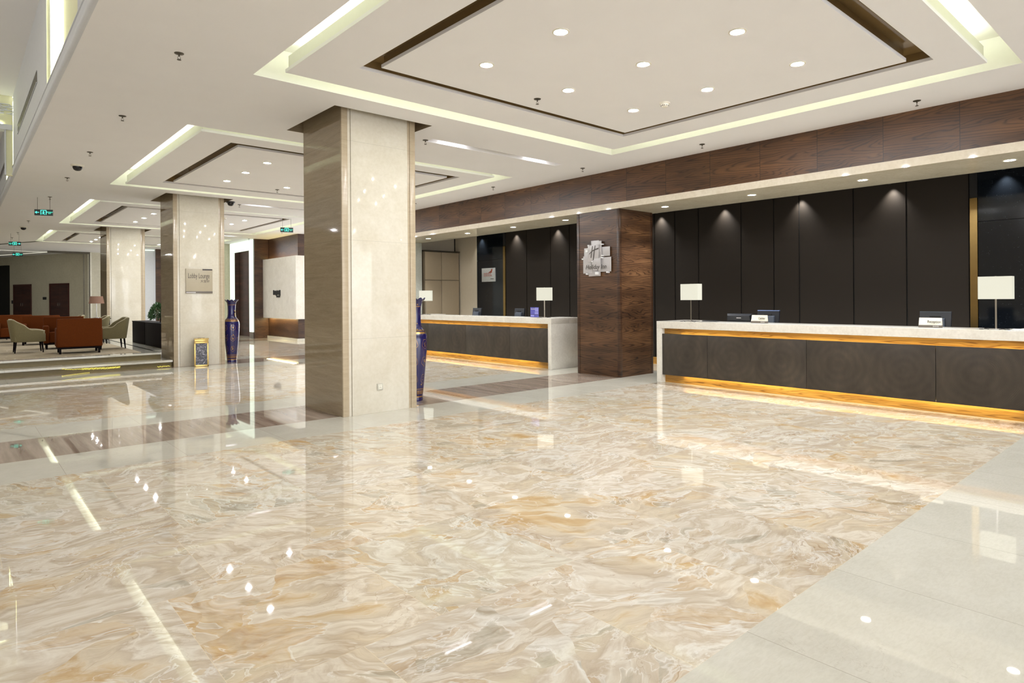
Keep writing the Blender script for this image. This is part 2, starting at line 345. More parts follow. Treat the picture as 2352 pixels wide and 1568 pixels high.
M['e_exit'] = emitter('exit_green', (.08, 1.0, .72), 1.2)
M['e_slot'] = emitter('slot_lamp', (.93, .92, 1.0), 5)
M['e_fairy'] = emitter('fairy_bulb', (1.0, .86, .12), 2.2)
M['e_void_fill'] = emitter('void_fill_glow', (1.0, .97, .95), 22)
M['e_alcove3'] = emitter('tall_alcove_tube', (.97, 1.0, .72), 20)
M['e_alcove'] = emitter('alcove_tube', (.95, 1.0, .66), 14)

# ------------------------------------------------------------------ mesh helpers
class MB:
    def __init__(s): s.v = []; s.f = []; s.mi = []; s.mats = []; s.sm = []
    def mat(s, k):
        if k not in s.mats: s.mats.append(k)
        return s.mats.index(k)
    def add(s, vs, fs, k, smooth=False):
        o = len(s.v); s.v += [tuple(p) for p in vs]; i = s.mat(k)
        for f in fs: s.f.append([a+o for a in f]); s.mi.append(i); s.sm.append(smooth)
        return s
    def box(s, x0, y0, z0, x1, y1, z1, k, bev=0, rot=0, piv=None):
        if bev:
            b = min(bev, abs(x1-x0)/2.01, abs(y1-y0)/2.01, abs(z1-z0)/2.01)
            return s.rbox(x0, y0, z0, x1, y1, z1, b, k, rot, piv)
        vs = [(x0, y0, z0), (x1, y0, z0), (x1, y1, z0), (x0, y1, z0), (x0, y0, z1), (x1, y0, z1), (x1, y1, z1), (x0, y1, z1)]
        vs = s._r(vs, rot, piv)
        return s.add(vs, [(0, 3, 2, 1), (4, 5, 6, 7), (0, 1, 5, 4), (1, 2, 6, 5), (2, 3, 7, 6), (3, 0, 4, 7)], k)
    def _r(s, vs, rot, piv):
        if not rot: return vs
        px, py = piv or (0, 0); c, d = cos(rot), sin(rot)
        return [(px+(x-px)*c-(y-py)*d, py+(x-px)*d+(y-py)*c, z) for x, y, z in vs]
    def rbox(s, x0, y0, z0, x1, y1, z1, b, k, rot=0, piv=None, n=3):
        # rounded box: superellipsoid-like shell from a clamped grid
        import bmesh
        bm = bmesh.new(); bmesh.ops.create_cube(bm, size=1)
        for v in bm.verts: v.co = Vector(((x0+x1)/2+v.co.x*(x1-x0), (y0+y1)/2+v.co.y*(y1-y0), (z0+z1)/2+v.co.z*(z1-z0)))
        bmesh.ops.bevel(bm, geom=bm.edges[:], offset=b, segments=n, profile=.5, affect='EDGES')
        bm.verts.index_update(); vs = s._r([tuple(v.co) for v in bm.verts], rot, piv); fs = [[v.index for v in f.verts] for f in bm.faces]
        bm.free(); return s.add(vs, fs, k, True)
    def quad(s, a, b, c, d, k): return s.add([a, b, c, d], [(0, 1, 2, 3)], k)
    def hrect(s, x0, y0, x1, y1, z, k, upw=True):
        q = [(x0, y0, z), (x1, y0, z), (x1, y1, z), (x0, y1, z)]
        return s.add(q if upw else q[::-1], [(0, 1, 2, 3)], k)
    def cyl(s, x, y, z0, z1, r, k, n=24, r1=None, caps=True, smooth=True):
        r1 = r if r1 is None else r1
        vs = [(x+r*cos(2*pi*i/n), y+r*sin(2*pi*i/n), z0) for i in range(n)] + [(x+r1*cos(2*pi*i/n), y+r1*sin(2*pi*i/n), z1) for i in range(n)]
        s.add(vs, [(i, (i+1) % n, n+(i+1) % n, n+i) for i in range(n)], k, smooth)
        if caps: s.add(vs, [tuple(range(n))[::-1], tuple(range(n, 2*n))], k)
        return s
    def lathe(s, prof, k, n=32, x=0, y=0, wob=None):
        vs = []
        for j, (r, z) in enumerate(prof):
            for i in range(n):
                a = 2*pi*i/n; rr = r; zz = z
                if wob: rr, zz = wob(j, a, r, z)
                vs.append((x+rr*cos(a), y+rr*sin(a), zz))
        fs = [(j*n+i, j*n+(i+1) % n, (j+1)*n+(i+1) % n, (j+1)*n+i) for j in range(len(prof)-1) for i in range(n)]
        return s.add(vs, fs, k, True)
    def tube(s, pts, r, k, n=8):
        pts = [Vector(p) for p in pts]; vs = []
        for i, p in enumerate(pts):
            d = (pts[min(i+1, len(pts)-1)]-pts[max(i-1, 0)]).normalized()
            a = d.cross(Vector((0, 0, 1)));
            if a.length < 1e-3: a = Vector((1, 0, 0))
            a.normalize(); c = d.cross(a)
            vs += [tuple(p+(a*cos(2*pi*j/n)+c*sin(2*pi*j/n))*r) for j in range(n)]
        fs = [(i*n+j, i*n+(j+1) % n, (i+1)*n+(j+1) % n, (i+1)*n+j) for i in range(len(pts)-1) for j in range(n)]
        fs += [tuple(range(n))[::-1], tuple(range(len(vs)-n, len(vs)))]
        return s.add(vs, fs, k, True)
    def build(s, name, parent=None, loc=None, rot=0):
        me = bpy.data.meshes.new(name); me.from_pydata(s.v, [], s.f)
        for k in s.mats: me.materials.append(M[k])
        me.polygons.foreach_set('material_index', s.mi); me.polygons.foreach_set('use_smooth', s.sm)
        me.update()
        if any(s.sm):
            try: me.set_sharp_from_angle(angle=radians(40))
            except Exception: pass
        o = bpy.data.objects.new(name, me); C.objects.link(o)
        if loc: o.location = loc
        if rot: o.rotation_euler = (0, 0, rot)
        if parent: o.parent = parent
        return o
def tag(o, label, cat, group=None, kind=None):
    o['label'] = label; o['category'] = cat
    if group: o['group'] = group
    if kind: o['kind'] = kind
    return o
def thing(name, label, cat, loc=(0, 0, 0), rotz=0, group=None):
    o = bpy.data.objects.new(name, None); C.objects.link(o); o.empty_display_size = .1
    o.location = loc; o.rotation_euler = (0, 0, rotz)
    return tag(o, label, cat, group)
def struct(name, mb): o = mb.build(name); o['kind'] = 'structure'; return o
def dup(root, loc, rotz, label, group=None):
    r = root.copy(); C.objects.link(r); r.location = loc; r.rotation_euler = (0, 0, rotz); r['label'] = label
    if group: r['group'] = group
    for ch in list(root.children):
        c = ch.copy(); C.objects.link(c); c.parent = r
        for g in list(ch.children):
            d = g.copy(); C.objects.link(d); d.parent = c
    return r
def textmesh(name, body, size, mat, parent, loc, mtx, ext=.002, align='CENTER', shear=0, sx=1, label=None, bold=0):
    cu = bpy.data.curves.new(name, 'FONT'); cu.body = body; cu.size = size; cu.extrude = ext; cu.align_x = align; cu.align_y = 'CENTER'
    cu.shear = shear; cu.offset = bold
    to = bpy.data.objects.new('tmp_text', cu); C.objects.link(to); bpy.context.view_layer.update()
    me = bpy.data.meshes.new_from_object(to.evaluated_get(bpy.context.evaluated_depsgraph_get()))
    bpy.data.objects.remove(to); bpy.data.curves.remove(cu)
    R = Matrix(mtx).to_4x4()
    me.transform(Matrix.Translation(Vector(loc)) @ R @ Matrix.Diagonal((sx, 1, 1, 1)))
    me.materials.clear(); me.materials.append(M[mat])
    o = bpy.data.objects.new(name, me); C.objects.link(o)
    if parent: o.parent = parent
    if label: o['label'] = label
    return o
# text bases: columns = right, up, out of the face
def basis(r, u, n): return Matrix((r, u, n)).transposed()
FACE_NEGX = basis((0, -1, 0), (0, 0, 1), (-1, 0, 0))   # on a wall seen from smaller X
FACE_NEGY = basis((1, 0, 0), (0, 0, 1), (0, -1, 0))    # on a wall seen from smaller Y

# ------------------------------------------------------------------ floor
S1, S2, S3, S4 = 6.726, 7.61, 8.76, 9.60
PER = 8.02
fl = MB()
X0, X1 = -10.0, 12.3
ys = [-10, -9.4+.0, -8.9]
def strip(ya, yb, k):
    fl.hrect(X0, ya, 9.45, yb, 0, k); fl.hrect(9.45, ya, X1, yb, 0, 'border' if ya < 17 else k)
strip(-10, -1.9, 'marble')
strip(-1.9, -.95, 'border'); strip(-.95, .13, 'brownstrip'); strip(.13, 1.446, 'border')
strip(1.446, S1, 'marble'); strip(S1, S2, 'border'); strip(S2, S3, 'brownstrip'); strip(S3, S4, 'border')
strip(S4, 14.85, 'marble'); strip(14.85, 15.75, 'border'); strip(15.75, 16.83, 'brownstrip'); strip(16.83, 17.63, 'border')
strip(17.63, 23.0, 'marble'); strip(23.0, 23.9, 'border'); strip(23.9, 25, 'brownstrip'); strip(25, 25.8, 'border'); strip(25.8, 50, 'marble')
struct('floor', fl)

# raised lounge platform with two steps
st = MB()
XR = 3.737
st.box(-10, 16.06, 0, XR, 50, .115, 'riser'); st.box(-10, 15.99, .115, XR, 50, .16, 'border')
st.box(-10, 16.48, .16, 3.60, 50, .275, 'riser'); st.box(-10, 16.41, .275, 3.60, 50, .318, 'border')
st.box(3.55, 17.10, .16, 4.60, 50, .318, 'border')
struct('floor', st).name = 'floor_lounge'
cp = MB(); cp.box(-9.9, 16.75, .318, 3.25, 36, .326, 'carpet')
tag(cp.build('carpet'), 'beige lounge carpet with pale curving lines under the sofas', 'carpet')

# ------------------------------------------------------------------ ceiling
CX0, CX1 = 2.415, 8.39
coves = [(-7.35, -1.5), (1.40, 6.91), (9.45, 15.30), (17.85, 23.85), (26.3, 31.6)]
rings = [(-7.1, -1.75), (1.65, 6.64), (9.70, 15.08), (18.10, 23.62), (26.55, 31.4)]
browns = [(-6.7, -2.1), (1.99, 6.02), (10.13, 14.42), (18.6, 23.0), (27.0, 30.9)]
colY = [7.525, 15.93, 24.33]
CW, CD, CE = 1.112, 1.175, .173; CXa = 3.74
holes = [(CX0, a, CX1, b) for a, b in coves]
holes += [(CXa-CE, y-CE, CXa+CW+CE, y+CD+CE) for y in colY]
slots = [(5.45, 7.95, 8.27, 8.14), (5.40, 16.36, 8.22, 16.55), (5.40, 24.76, 8.22, 24.95), (5.45, -.5, 8.27, -.31)]
holes += slots
ce = MB()
xs = sorted(set([.85, 9.6] + [h[0] for h in holes] + [h[2] for h in holes])); yv = sorted(set([-10, 50] + [h[1] for h in holes] + [h[3] for h in holes]))
for i in range(len(xs)-1):
    for j in range(len(yv)-1):
        mx, my = (xs[i]+xs[i+1])/2, (yv[j]+yv[j+1])/2
        if any(h[0] < mx < h[2] and h[1] < my < h[3] for h in holes): continue
        ce.hrect(xs[i], yv[j], xs[i+1], yv[j+1], H, 'white', False)
ce.hrect(-10, 20.3, .85, 50, H, 'white', False)
ce.hrect(9.6, 17.2, 13, 50, H, 'white', False)
def frame_walls(mb, x0, y0, x1, y1, z0, z1, k):   # inward-looking walls of a hole
    mb.quad((x0, y0, z0), (x0, y1, z0), (x0, y1, z1), (x0, y0, z1), k); mb.quad((x1, y1, z0), (x1, y0, z0), (x1, y0, z1), (x1, y1, z1), k)
    mb.quad((x1, y0, z0), (x0, y0, z0), (x0, y0, z1), (x1, y0, z1), k); mb.quad((x0, y1, z0), (x1, y1, z0), (x1, y1, z1), (x0, y1, z1), k)
def annulus(mb, o, i, z, k):
    (a0, b0, a1, b1), (c0, d0, c1, d1) = o, i
    for q in ((a0, b0, a1, d0), (a0, d1, a1, b1), (a0, d0, c0, d1), (c1, d0, a1, d1)): mb.hrect(*q, z, k, False)
RZ = H+.004
for n, ((y0, y1), (ry0, ry1), (by0, by1)) in enumerate(zip(coves, rings, browns)):
    frame_walls(ce, CX0, y0, CX1, y1, H, H+.34, 'cove')
    rx0, rx1 = 2.66, 8.12; bx0, bx1 = 3.20, 7.58
    annulus(ce, (CX0, y0, CX1, y1), (2.95, y0+.5, 7.85, y1-.5), H+.34, 'cove')
    annulus(ce, (rx0, ry0, rx1, ry1), (bx0, by0, bx1, by1), RZ, 'white')
    # stepped outer edge of the ring panel
    for (a, z0, z1, kk) in ((0, RZ, RZ+.035, 'white'), (.025, RZ+.035, RZ+.175, 'cove')):
        frame_walls(ce, rx0+a, ry0+a, rx1-a, ry1-a, z0, z1, kk)
    annulus(ce, (rx0, ry0, rx1, ry1), (rx0+.025, ry0+.025, rx1-.025, ry1-.025), RZ+.035, 'white')
    annulus(ce, (rx0+.025, ry0+.025, rx1-.025, ry1-.025), (2.97, ry0+.32, 7.83, ry1-.32), RZ+.175, 'cove')
    frame_walls(ce, 2.95, y0+.5, 7.85, y1-.5, H+.17, H+.34, 'cove')
    # bronze mirror slot round the centre panel
    frame_walls(ce, bx0, by0, bx1, by1, RZ, RZ+.035, 'white'); frame_walls(ce, bx0, by0, bx1, by1, RZ+.035, H+.12, 'bronze')
    kx0, kx1, ky0, ky1 = bx0+.165, bx1-.17, by0+.2, by1-.17
    ce.hrect(bx0, by0, bx1, by1, H+.12, 'bronze', False)
    ce.box(kx0, ky0, H, kx1, ky1, H+.035, 'white')
    ce.box(kx0+.02, ky0+.02, H+.035, kx1-.02, ky1-.02, H+.12, 'bronze')
    lt = MB()
    for q in ((rx0+.12, ry0+.12, rx1-.12, ry0+.22), (rx0+.12, ry1-.22, rx1-.12, ry1-.12), (rx0+.12, ry0+.22, rx0+.22, ry1-.22), (rx1-.22, ry0+.22, rx1-.12, ry1-.22)):
        lt.box(q[0], q[1], RZ+.177, q[2], q[3], RZ+.185, 'e_cove')
    w_ = ['behind the viewer', 'nearest the reception desks, overhead', 'behind the first marble column', 'above the lounge armchairs', 'at the far end above the lounge'][n]
    tag(lt.build('cove_light'), 'hidden cream tube light in the rectangular ceiling cove '+w_, 'cove light', 'cove lights in the ceiling')
for h in holes[len(coves):len(coves)+3]:
    frame_walls(ce, *h, H, H+.35, 'taupe'); ce.hrect(*h, H+.35, 'taupe', False)
for h in slots:
    frame_walls(ce, *h, H, H+.10, 'white'); ce.hrect(*h, H+.10, 'white', False)
# far diagonal groove of the lounge end
ce.box(-3.5, 0, H-.004, 0, 0, H, 'steel') if False else None
g = Vector((-.395, .919)); gp = Vector((2.43, 31.5))
pa, pb = gp, gp+g*14
ce.quad((pa.x, pa.y, H-.004), (pb.x, pb.y, H-.004), (pb.x+.16, pb.y+.06, H-.004), (pa.x+.16, pa.y+.06, H-.004), 'steel')
struct('ceiling', ce)
# slot lights: two bright lamps in each slot
for i, s in enumerate(slots):
    t_ = thing('slot_light', 'recessed slot light with two bright lamps '+['right of the nearest marble column', 'right of the sign column', 'right of the farthest marble column', 'behind the viewer'][i], 'ceiling light', (0, 0, 0), 0, 'slot lights in the ceiling')
    b_ = MB(); b_.box(s[0]+.02, s[1]+.02, H+.075, s[2]-.02, s[3]-.02, H+.095, 'offwhite'); b_.build('housing', t_)
    for xa in (s[0]+.25, s[2]-.75):
        b_ = MB(); b_.box(xa, s[1]+.05, H+.055, xa+.5, s[3]-.05, H+.074, 'e_slot'); b_.build('lamp', t_)

# ceiling over the void at the left, wall above the moulding
wl = MB()
ZU = 5.46
def seg(ya, yb, x=.85, k='greywall'): wl.quad((x, yb, H), (x, ya, H), (x, ya, ZU), (x, yb, ZU), k)
seg(-10, 6.9); seg(9.46, 15.3); seg(17.5, 20.6); seg(6.9, 9.46, 1.0, 'yellowpaint'); seg(15.3, 17.5, 1.0, 'yellowpaint')
for ya, yb in ((6.9, 9.46), (15.3, 17.5)):
    wl.quad((.85, ya, H), (1.0, ya, H), (1.0, ya, ZU), (.85, ya, ZU), 'yellowpaint')
    wl.quad((.85, yb, H), (1.0, yb, H), (1.0, yb, ZU), (.85, yb, ZU), 'yellowpaint')
    wl.box(.885, yb-.02, H, .90, yb, ZU, 'greywall')
# header across the void, architrave below
wl.box(-10, 15.42, 4.98, .85, 15.6, ZU, 'yellowpaint'); wl.box(-10, 15.36, 4.80, .85, 15.6, 4.90, 'greywall'); wl.box(-10, 15.40, 4.90, .85, 15.6, 4.98, 'yellowpaint')
wl.box(.735, 15.40, H, .845, 15.5, 4.80, 'yellowpaint'); wl.box(.725, 15.38, H, .745, 15.5, 4.80, 'greywall')
struct('wall_void', wl)
# carved relief on the header
rl = MB()
for i in range(26):
    cx = -.6+i*.06; cz = 5.12+.16*((i*7) % 5)/4
    pts = [(cx+(.05+.012*j)*cos(j*.8+i), 15.405, cz+(.05-.006*j)*sin(j*.8+i)) for j in range(9)]
    rl.tube(pts, .010, 'greywall', 5)
tag(rl.build('carved_relief'), 'pale carved floral relief on the lit beam high at the left edge', 'relief')
cv = MB(); cv.hrect(-10, -10, .87, 15.42, ZU, 'white', False); cv.hrect(-10, 15.42, .87, 20.6, ZU-.02, 'white', False)
cv.quad((-10, 20.6, H), (.86, 20.6, H), (.86, 20.6, ZU), (-10, 20.6, ZU), 'greywall')
struct('ceiling', cv).name = 'ceiling_void'
# bullnose moulding along the bulkhead edge
prof = [(.88, H-.001), (.858, H-.004), (.840, H+.004), (.830, H+.02), (.830, H+.04), (.840, H+.054), (.846, H+.058), (.842, H+.06), (.842, H+.15), (.832, H+.153), (.832, H+.162), (.852, H+.166)]
mo = MB(); vs_ = [(x, -10, z) for x, z in prof]+[(x, 20.6, z) for x, z in prof]; n_ = len(prof)
for _a, _b in ((-10, 6.9), (9.46, 15.3), (17.5, 20.6)): mo.box(.845, _a, H+.17, .8495, _b, H+.185, 'vent')
mo.add(vs_, [(i, i+1, n_+i+1, n_+i) for i in range(n_-1)], 'greywall', True)
struct('trim_1', mo)
for ya, yb, lb in ((10.65, 14.13, 'long dark slot vent high on the pale wall at upper left'), (17.6, 19.9, 'dark slot vent beyond the lit beam at the left edge')):
    t_ = thing('air_vent', lb, 'vent', (.85, ya, 4.48))
    b_ = MB(); b_.box(-.004, 0, 0, -.001, yb-ya, .17, 'vent'); b_.build('grille', t_)
    b_ = MB()
    for q in ((0, 0, yb-ya, .012), (0, .158, yb-ya, .17)): b_.box(-.010, q[0], q[1], -.002, q[2], q[3], 'greywall')
    b_.build('frame', t_)
for ya, yb in ((7.0, 9.4), (15.65, 17.3)):
    b_ = MB(); b_.box(.978, yb-.035, H+.02, .995, yb+.03 if ya < 10 else yb+.10, ZU-.05, 'e_alcove3')
    tag(b_.build('alcove_light'), 'yellow-green tube light in the lit alcove '+('above the ceiling edge, upper left' if ya < 10 else 'beyond the beam, far upper left'), 'alcove light')
b_ = MB(); b_.box(-6, 15.375, 4.902, .7, 15.395, 4.91, 'e_alcove'); tag(b_.build('beam_light'), 'thin tube light lighting the carved beam at upper left', 'beam light')

# glowing globes added out of view to brighten the void wall
for y, w_ in ((4.0, 'nearest'), (9.5, 'middle'), (15.0, 'farthest')):
    t_ = thing('void_fill_globe', w_+' round white globe added out of view to brighten the void wall', 'lamp', (-3.6, y, 4.3), 0, 'added fill globes in the void')
    b_ = MB(); b_.lathe([(0, -.24), (.16, -.19), (.25, -.05), (.25, .06), (.16, .19), (.03, .24)], 'e_void_fill', 28); b_.build('globe', t_)
    b_ = MB(); b_.cyl(0, 0, .24, ZU-4.3, .008, 'steel', 8); b_.build('rod', t_)
# ------------------------------------------------------------------ outer walls
wa = MB(); wa.quad((-10, 50, 0), (-10, -10, 0), (-10, -10, ZU), (-10, 50, ZU), 'beige'); struct('wall_left', wa)
wa = MB(); wa.quad((-10, 50, 0), (13, 50, 0), (13, 50, H), (-10, 50, H), 'beige'); struct('wall_far', wa)

# ------------------------------------------------------------------ reception back wall
WX = 12.0
rw = MB()
rw.box(WX+.012, -10, 0, WX+.2, 17.4, 3.6, 'joint')
seams = [2.68, 3.556, 4.391, 5.351, 5.846, 6.528, 7.508, 8.098, 8.644, 9.5, 10.4, 11.30, 12.0, 12.94, 13.84]
for a, b_ in zip(seams[:-1], seams[1:]): rw.box(WX-.01, a+.012, .16, WX+.02, b_-.012, 3.55, 'fabricwall')
for a, b_ in ((-10, -.5), (-.5, 2.57), (13.94, 15.18)): rw.box(WX-.01, a+.003, 2.665, WX+.02, b_-.003, 3.55, 'granite'); rw.box(WX-.01, a+.003, 0, WX+.02, b_-.003, 2.655, 'granite')
rw.box(WX-.012, 15.18, 0, WX+.02, 16.29, 3.55, 'beige')
rw.box(WX-.03, 2.68, 0, WX+.02, 13.84, .155, 'amberwood')
for a, b_ in ((2.575, 2.672), (13.845, 13.937)):
    rw.box(WX-.025, a, 0, WX+.02, b_, 3.035, 'gold'); rw.box(WX-.02, a, 3.035, WX+.02, b_, 3.55, 'joint')
struct('wall_right', rw)
sf = MB()
sf.hrect(10.6, -10, WX+.1, 17.4, 3.50, 'joint', False)      # dark inner ceiling behind the soffit
struct('ceiling', sf).name = 'ceiling_reception'
fa = MB()
fa.quad((9.43, 17.25, 3.322), (9.43, -10, 3.322), (9.43, -10, H), (9.43, 17.25, H), 'walnut')
fa.quad((9.43, 17.25, H), (12.2, 17.25, H), (12.2, 17.25, 3.2), (9.43, 17.25, 3.2), 'walnut')
struct('wall_fascia', fa)
bd = MB(); bd.box(9.424, -10, 3.208, 10.61, 17.24, 3.322, 'band'); bd.hrect(9.43, -10, 10.6, 17.24, 3.2075, 'soffit', False); bd.box(10.60, -10, 3.208, 10.62, 17.24, 3.6, 'joint')
struct('trim_2', bd)
# soffit downlights
def downlight(r=.058):
    t_ = thing('downlight', 'x', 'ceiling light')
    b_ = MB(); b_.lathe([(r, .0), (r+.02, 0), (r+.022, -.006), (r+.006, -.008), (r, -.004)], 'offwhite', 28); b_.build('trim_ring', t_)
    b_ = MB(); n = 28; b_.add([(r*cos(2*pi*i/n), r*sin(2*pi*i/n), -.003) for i in range(n)][::-1], [tuple(range(n))], 'e_down'); b_.build('lens', t_)
    b_ = MB(); b_.lathe([(.0, -.010), (.018, -.008), (.021, -.0035)], 'e_bulb', 16); b_.build('bulb', t_)
    return t_
sofY = [1.8, 3.51, 5.22, 6.93, 9.49, 11.2, 12.98, 14.78]
sofL = ['first soffit downlight from the right edge, above the near desk', 'second soffit downlight from the right edge', 'third soffit downlight from the right edge, above the near desk', 'soffit downlight just right of the walnut pillar', 'soffit downlight just left of the walnut pillar', 'second soffit downlight left of the walnut pillar', 'third soffit downlight left of the walnut pillar', 'soffit downlight beside the near marble column, farthest over the desks']
sd = thing('downlight', sofL[0], 'ceiling light', (9.95, sofY[0], 3.207), 0, 'downlights in the marble soffit')
b_ = MB(); b_.lathe([(.06, 0), (.078, 0), (.08, -.005), (.062, -.006)], 'offwhite', 24); b_.build('trim_ring', sd)
b_ = MB(); b_.add([(.06*cos(2*pi*i/24), .06*sin(2*pi*i/24), -.003) for i in range(24)][::-1], [tuple(range(24))], 'e_down_s'); b_.build('lens', sd)
for y, l in zip(sofY[1:], sofL[1:]): dup(sd, (9.95, y, 3.207), 0, l)
for y in sofY:
    ld = bpy.data.lights.new('soffit_lamp', 'SPOT'); ld.energy = 120; ld.spot_size = radians(110); ld.spot_blend = .6; ld.shadow_soft_size = .05; ld.color = (.96, .98, 1)
    lo = bpy.data.objects.new('soffit_lamp', ld); C.objects.link(lo); lo.location = (9.95, y, 3.19)
# wall washers
for y, l_ in [(2.21, 'above the black granite at the right edge'), (3.75, 'above the left part of the reception sign end'), (5.3, 'above the cashier sign'), (6.88, 'above the lamp nearest the pillar'), (8.45, 'just right of the walnut pillar'), (10.0, 'hidden behind the walnut pillar'), (11.71, 'just left of the walnut pillar'), (13.35, 'right of the far gold strip'), (14.92, 'above the silver notice')]:
    t_ = MB(); t_.cyl(0, 0, -.10, 0, .035, 'black', 20); o_ = t_.build('wall_washer', None, (11.80, y, 3.498))
    tag(o_, 'spotlight casting a cone on the wall, '+l_, 'spotlight', 'spotlights grazing the reception wall')
    ld = bpy.data.lights.new('washer_lamp', 'SPOT'); ld.energy = 34; ld.spot_size = radians(88); ld.spot_blend = 1.0; ld.shadow_soft_size = .02; ld.color = (1, .98, .94)
    lo = bpy.data.objects.new('washer_lamp', ld); C.objects.link(lo); lo.location = (11.90, y, 3.40); lo.rotation_euler = (0, radians(-3), 0)
# cabinets at the far end of the reception
cb = MB(); cb.box(10.62, 16.33, 0, 11.98, 17.2, 3.49, 'beige'); struct('wall_reception_end', cb)
t_ = thing('storage_cabinet', 'tall taupe built-in cabinet with four flush doors behind the far desk', 'cabinet', (10.66, 16.02, 0))
b_ = MB(); b_.box(0, .02, 0, 1.28, .30, 2.96, 'cabdark'); b_.build('carcass', t_)
for xa, xb in ((.01, .60), (.615, 1.27)):
    for za, zb in ((.1, 2.08), (2.10, 2.95)):
        b_ = MB(); b_.box(xa, 0, za, xb, .02, zb, 'cabinet', .004); b_.build('door', t_)
b_ = MB(); b_.box(-.01, -.02, 2.965, 1.30, .30, 3.0, 'steel'); b_.build('cornice', t_)
t_ = thing('marble_pier', 'pale green-grey marble pier at the far end of the reception recess', 'pier', (9.44, 16.1, 0))
b_ = MB(); b_.box(0, 0, 0, 1.16, 1.1, 3.205, 'counter_g', .004); b_.build('shaft', t_)

# ------------------------------------------------------------------ marble columns
def column(label, x, y, xtr=None):
    t_ = thing('marble_column', label, 'column', (x, y, 0), 0, 'marble clad columns')
    zt = H+.34
    b_ = MB(); b_.box(0, .03, 0, CW, CD, zt, 'taupe'); b_.build('shaft', t_)
    for a, b2, nm in ((0, .085, 'pilaster_strip'), (CW-.085, CW, 'pilaster_strip')):
        b_ = MB(); b_.box(a, 0, 0, b2, .0299, zt, 'taupe_l', .002); b_.build(nm, t_)
    b_ = MB(); b_.box(.086, .012, 0, .125, .0298, zt, 'cream'); b_.box(CW-.125, .012, 0, CW-.086, .0298, zt, 'taupe_l')
    b_.build('reveal_strip', t_)
    b_ = MB(); b_.box(.128, -.004, 0, CW-.128, .0299, zt, 'cream', .004); b_.build('face_panel', t_)
    return t_
column('nearest marble column, tall cream face with taupe side, left of the far desk', CXa, colY[0])
column('second marble column, carrying the lounge sign, with brass bin in front', CXa+.01, colY[1])
column('farthest marble column in view, behind the green armchairs and planter', CXa, colY[2])

# ------------------------------------------------------------------ walnut pillar
t_ = thing('walnut_pillar', 'walnut veneered square pillar with acrylic hotel sign between the two desks', 'pillar', (0, 0, 0))
b_ = MB(); b_.box(9.448, 7.607, 0, 10.47, 8.682, 3.208, 'walnut_p'); b_.build('shaft', t_)
for q in ((9.440, 7.60, 9.505, 7.665), (9.440, 8.625, 9.505, 8.69), (10.415, 7.60, 10.478, 7.665)):
    b_ = MB(); b_.box(q[0], q[1], 0, q[2], q[3], 3.207, 'walnut_d', .002); b_.build('corner_post', t_)

# ------------------------------------------------------------------ reception desks
def desk(label, ya, yb, sideR):
    # ya < yb along Y
    t_ = thing('reception_desk', label, 'reception desk', (0, 0, 0))
    xf, xb = 9.45, 10.0
    b_ = MB(); b_.box(xf, ya, .965, xb, yb, 1.09, 'counter', .004); b_.build('worktop', t_)
    for a, b2 in ((ya, ya+.10), (yb-.10, yb)):
        b_ = MB(); b_.box(xf, a, 0, 10.33, b2, .9648, 'counter', .003); b_.build('side_panel', t_)
    b_ = MB(); b_.box(xf+.10, ya+.10, .80, xf+.115, yb-.10, .9649, 'amberwood'); b_.build('wood_band', t_)
    for a, b2 in ((ya, ya+.6), (yb-.6, yb)):
        b_ = MB(); b_.box(xb+.001, a, .965, 10.33, b2, 1.09, 'counter', .003); b_.build('end_worktop', t_)
    js = [ya+.10] + [yb-1.0-1.645*i for i in range(3)][::-1] + [yb-.10]
    js = sorted(set(round(j, 3) for j in js if ya+.09 < j < yb-.09)); 
    for a, b2 in zip(js[:-1], js[1:]):
        b_ = MB(); b_.box(xf+.025, a+.003, .14, xf+.06, b2-.003, .868, 'ring', .002); b_.build('front_panel', t_)
    b_ = MB(); b_.box(xf+.115, ya+.10, 0, xf+.14, yb-.10, .19, 'amberwood'); b_.build('kickboard', t_)
    b_ = MB(); b_.box(xf+.116, ya+.10, .191, xf+.16, yb-.10, .964, 'darkwood'); b_.build('carcass', t_)
    b_ = MB(); b_.box(xf+.062, ya+.5, .150, xf+.076, yb-.5, .156, 'e_amber'); b_.build('light_strip', t_)
    o = b_ = MB(); b_.box(xf+.062, ya+.45, .846, xf+.074, yb-.45, .852, 'e_amber2'); b_.build('light_strip', t_)
    b_ = MB(); b_.box(xb-.02, ya+.10, .70, 10.32, yb-.10, .74, 'darkwood'); b_.build('staff_shelf', t_)
    return t_
desk('near reception desk with marble frame and glowing amber kickboard, right of the pillar', 1.12, 6.78, True)
desk('far reception desk with marble end panel, left of the walnut pillar', 9.45, 15.1, False)

